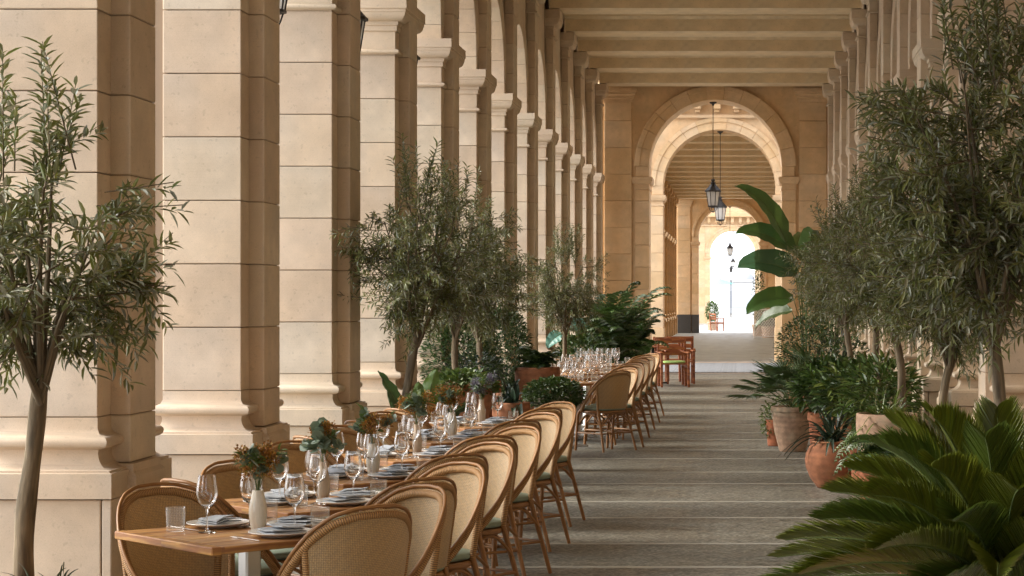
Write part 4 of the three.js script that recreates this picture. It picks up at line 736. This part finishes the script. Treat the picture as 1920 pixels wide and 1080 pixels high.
potted('fern', 'full green fern filling the space beside the round orange jar', 'fern', 1.08, 15.2, ['plain', 0.22, 0.5, TERRA[2]], (t, y) => fern(t, y, 91, 34, 0.62, G1, 0.026, 0.14, 1.1));
potted('leafy_shrub', 'broad green shrub behind the small orange jar', 'shrub', 0.92, 21.6, ['plain', 0.22, 0.5, TERRA[2]], (t, y) => bush(t, y, 92, 0.36, 0.3, 800, 0.12, 0.06, [G1, G2, G3], true));
potted('leafy_shrub', 'shrub with long leaves by the third wall-side trunk', 'shrub', 1.3, 19.0, ['plain', 0.22, 0.5, TERRA[0]], (t, y) => bush(t, y, 93, 0.36, 0.34, 800, 0.13, 0.045, [G1, G2, GY], true));
/* pier side */
potted('spider_plant', 'thin grassy plant at the foot of the front olive tree', 'plant', -2.80, 8.3, ['plain', 0.17, 0.46, TERRA[2]], (t, y) => strap(t, y, 61, 60, 0.44, 0.008, [0.05, 0.07, 0.03], 0.75));
potted('broad_leaf_plant', 'dark broad leaves in the bottom corner beside the olive trunk', 'plant', -2.93, 7.85, ['plain', 0.16, 0.44, TERRA[2]], (t, y) => broad(t, y, 62, [[3.3, 0.15, 0.28, 0.34, 0.15, 0.4, G3], [2.6, 0.15, 0.2, 0.3, 0.15, 0.2, G3], [0.4, 0.1, 0.1, 0.3, 0.14, 0.1, G3]]));
potted('paddle_leaf_plant', 'upright glossy paddle leaves behind the last near table', 'plant', -2.55, 16.15, ['plain', 0.20, 0.74, TERRA[0]], (t, y) => broad(t, y, 63, [[3.0, 0.08, 0.02, 0.50, 0.15, 1.15, [0.06, 0.13, 0.04], 0.8, 0.15], [0.3, 0.06, 0.04, 0.46, 0.19, 1.45, [0.12, 0.21, 0.035], 1.2, 0.3], [1.4, 0.1, 0.02, 0.40, 0.16, 1.3, G1, 0.3, 0.3], [5.0, 0.1, 0.02, 0.34, 0.16, 1.2, G2, 0.5, 0.3], [3.6, 0.1, 0.0, 0.36, 0.13, 1.1, G1, 0.9, 0.3], [0.1, 0.14, 0.0, 0.36, 0.15, 0.8, G3, 0.9, 0.6]]));
potted('geranium', 'leafy geranium in a wide terracotta pot below the pale olive trunk', 'plant', -2.42, 17.9, ['bowl', 0.24, 0.95, TERRA[0]], (t, y) => bush(t, y - 0.04, 64, 0.28, 0.13, 620, 0.06, 0.055, [G2, GY, G1], false));
potted('blue_leaf_plant', 'blue-leaved plant in a terracotta pot under the olive trees', 'plant', -2.52, 19.4, ['bowl', 0.24, 0.92, TERRA[2]], (t, y) => bush(t, y, 65, 0.28, 0.18, 480, 0.07, 0.03, [[0.08, 0.11, 0.085], G1], false));
potted('agave', 'dark upright agave in a low terracotta pot', 'plant', -2.10, 18.7, ['plain', 0.17, 0.75, TERRA[0]], (t, y) => strap(t, y, 66, 30, 0.44, 0.055, [0.03, 0.055, 0.03], 1.05, 0.8));
potted('round_bush', 'rounded small-leaved bush in a pale pot', 'shrub', -1.85, 20.2, ['plain', 0.19, 0.72, TERRA[3]], (t, y) => bush(t, y - 0.05, 67, 0.30, 0.155, 2600, 0.045, 0.03, [G1, G2, G3], false));
potted('fern', 'fern spilling from a broad terracotta bowl', 'fern', -2.22, 22.3, ['bowl', 0.24, 0.95, TERRA[0]], (t, y) => fern(t, y, 68, 36, 0.40, G1, 0.03, 0.12, 2.0));
potted('dark_shrub', 'dark dense shrub in the gap behind the olive trunks', 'shrub', -3.0, 21.9, ['plain', 0.3, 0.45, TERRA[2]], (t, y) => bush(t, y, 69, 0.42, 0.58, 5200, 0.06, 0.028, [G3, G1], false));
potted('dark_shrub', 'dark shrub standing between the piers left of the fern bowl', 'shrub', -2.85, 24.3, ['plain', 0.3, 0.45, TERRA[2]], (t, y) => bush(t, y, 70, 0.36, 0.60, 4600, 0.06, 0.028, [G3, G1], false));
potted('philodendron', 'large philodendron mass at the end of the far tables', 'plant', -2.15, 33.4, ['plain', 0.36, 0.5, TERRA[0]], (t, y) => fern(t, y, 71, 54, 1.2, G1, 0.07, 0.30, 2.6));
potted('philodendron', 'broad philodendron against the end wall pilaster', 'plant', -2.0, 36.4, ['plain', 0.36, 0.5, TERRA[0]], (t, y) => { fern(t, y, 72, 46, 1.0, [0.08, 0.14, 0.03], 0.07, 0.28, 2.3); });
potted('leafy_shrub', 'shrub at the foot of the philodendrons', 'shrub', -2.4, 31.2, ['plain', 0.3, 0.4, TERRA[2]], (t, y) => bush(t, y, 73, 0.45, 0.4, 1300, 0.09, 0.05, [G1, G2], true));
potted('traveller_palm', 'plant with pale blue-green paddle leaves among the far piers', 'plant', -2.37, 27.6, ['plain', 0.25, 0.4, TERRA[2]], (t, y) => broad(t, y, 74, [[0.2, 0.05, 0.92, 0.30, 0.20, 0.5, [0.16, 0.36, 0.28], 1.1], [3.0, 0.05, 0.86, 0.28, 0.20, -0.5, [0.16, 0.36, 0.28], 1.1], [1.6, 0.1, 0.6, 0.4, 0.2, 0.5, G1]]));
/* second arcade and the far square */
potted('leafy_shrub', 'small potted tree against the bright opening', 'shrub', -1.55, 108, ['plain', 0.25, 0.45, TERRA[1]], (t, y) => bush(t, y + 0.1, 81, 0.32, 0.5, 600, 0.12, 0.08, [G2, G1], false));
potted('climbing_plant', 'climbing plant rising beside the far opening', 'plant', 0.78, 92, ['plain', 0.3, 0.5, TERRA[1]], (t, y) => bush(t, y - 0.1, 82, 0.26, 1.5, 700, 0.11, 0.07, [G2, G1, [0.3, 0.25, 0.2]], false));
potted('leafy_shrub', 'shrub beside the lattice screen of the second arcade', 'shrub', 1.2, 88, ['plain', 0.35, 0.5, TERRA[1]], (t, y) => bush(t, y, 83, 0.6, 0.6, 900, 0.12, 0.07, [G2, G1], false));
{
  const t = thing('lattice_screen', 'pale lattice screen at the side of the second arcade', 'screen', [1.02, 0, -86.5]), W = 0.9, H = 1.1;
  for (let i = -8; i < 18; i++) for (const s of [-1, 1]) { const x0 = -W / 2 + i * 0.11, pts = [[x0, 0], [x0 + H * 0.8, H]].map(([x, y]) => [s > 0 ? x : -x, y]); const cl = (p, q) => { let [ax, ay] = p, [bx, by] = q; const f = (X) => (X - ax) / (bx - ax); let t0 = 0, t1 = 1; const e0 = f(-W / 2), e1 = f(W / 2); t0 = Math.max(0, Math.min(e0, e1)); t1 = Math.min(1, Math.max(e0, e1)); return t1 - t0 > 0.03 ? [V(ax + (bx - ax) * t0, 0.1 + ay + (by - ay) * t0, s * 0.008), V(ax + (bx - ax) * t1, 0.1 + ay + (by - ay) * t1, s * 0.008)] : null; }; const r = cl(...pts); if (r) mesh('lath', tube(r, 0.014, 1, 4), CHINA, t); }
  mesh('frame', merge([cbox(0.05, 1.25, 0.05, 0.006, -0.47, 0.625, 0), cbox(0.05, 1.25, 0.05, 0.006, 0.47, 0.625, 0), cbox(0.99, 0.05, 0.05, 0.006, 0, 1.22, 0), cbox(0.89, 0.05, 0.05, 0.006, 0, 0.08, 0)]), CHINA, t);
}
dup(redProto, [-1.25, 0, -106], 2.2, 'wooden chair beside the small potted tree near the bright opening', 'chairs near the far opening').userData.category = 'chair';
{
  const k = thing('kiosk', 'pale grey kiosk in the bright square beyond the far arch', 'kiosk', [0.35, 0, -225]);
  mesh('wall', cbox(5.2, 3.4, 4, 0.04, 0, 1.7, 0), mat({ roughness: 0.8 }, [0.68, 0.69, 0.70]), k); mesh('roof', cbox(5.6, 0.3, 4.4, 0.05, 0, 3.55, 0), mat({ roughness: 0.8 }, [0.5, 0.5, 0.5]), k); mesh('shutter', cbox(2.6, 1.8, 0.1, 0.02, -0.6, 1.6, 2.03), mat({ roughness: 0.6 }, [0.5, 0.52, 0.55]), k); mesh('dome', new THREE.SphereGeometry(0.9, 20, 10, 0, 6.283, 0, 1.57).translate(0.2, 3.7, 0), mat({ roughness: 0.8 }, [0.4, 0.4, 0.4]), k);
  const p = thing('parasol', 'pale teal parasol in the bright square', 'parasol', [-1.95, 0, -190]); const cg = new THREE.ConeGeometry(1.5, 0.55, 8, 1, true); cg.translate(0, 3.25, 0); mesh('canopy', cg, mat({ roughness: 0.8, side: THREE.DoubleSide }, [0.25, 0.55, 0.48]), p); mesh('pole', tube([V(0, 0, 0), V(0, 3.5, 0)], 0.04, 1, 8), ALU, p);
  const q = thing('lamp_post', 'slim dark post standing in the bright square', 'lamp post', [-0.9, 0, -178]); mesh('post', tube([V(0, 0, 0), V(0, 3.9, 0)], 0.045, 1, 8), IRON, q); mesh('lamp_head', lathe([[0, 3.9], [0.1, 3.95], [0.16, 4.3], [0.18, 4.32], [0.05, 4.5], [0, 4.55]], 8), IRON, q);
}
scene.traverse((o) => { if (o.isMesh) { o.castShadow = true; o.receiveShadow = true; } });
renderer.render(scene, camera);
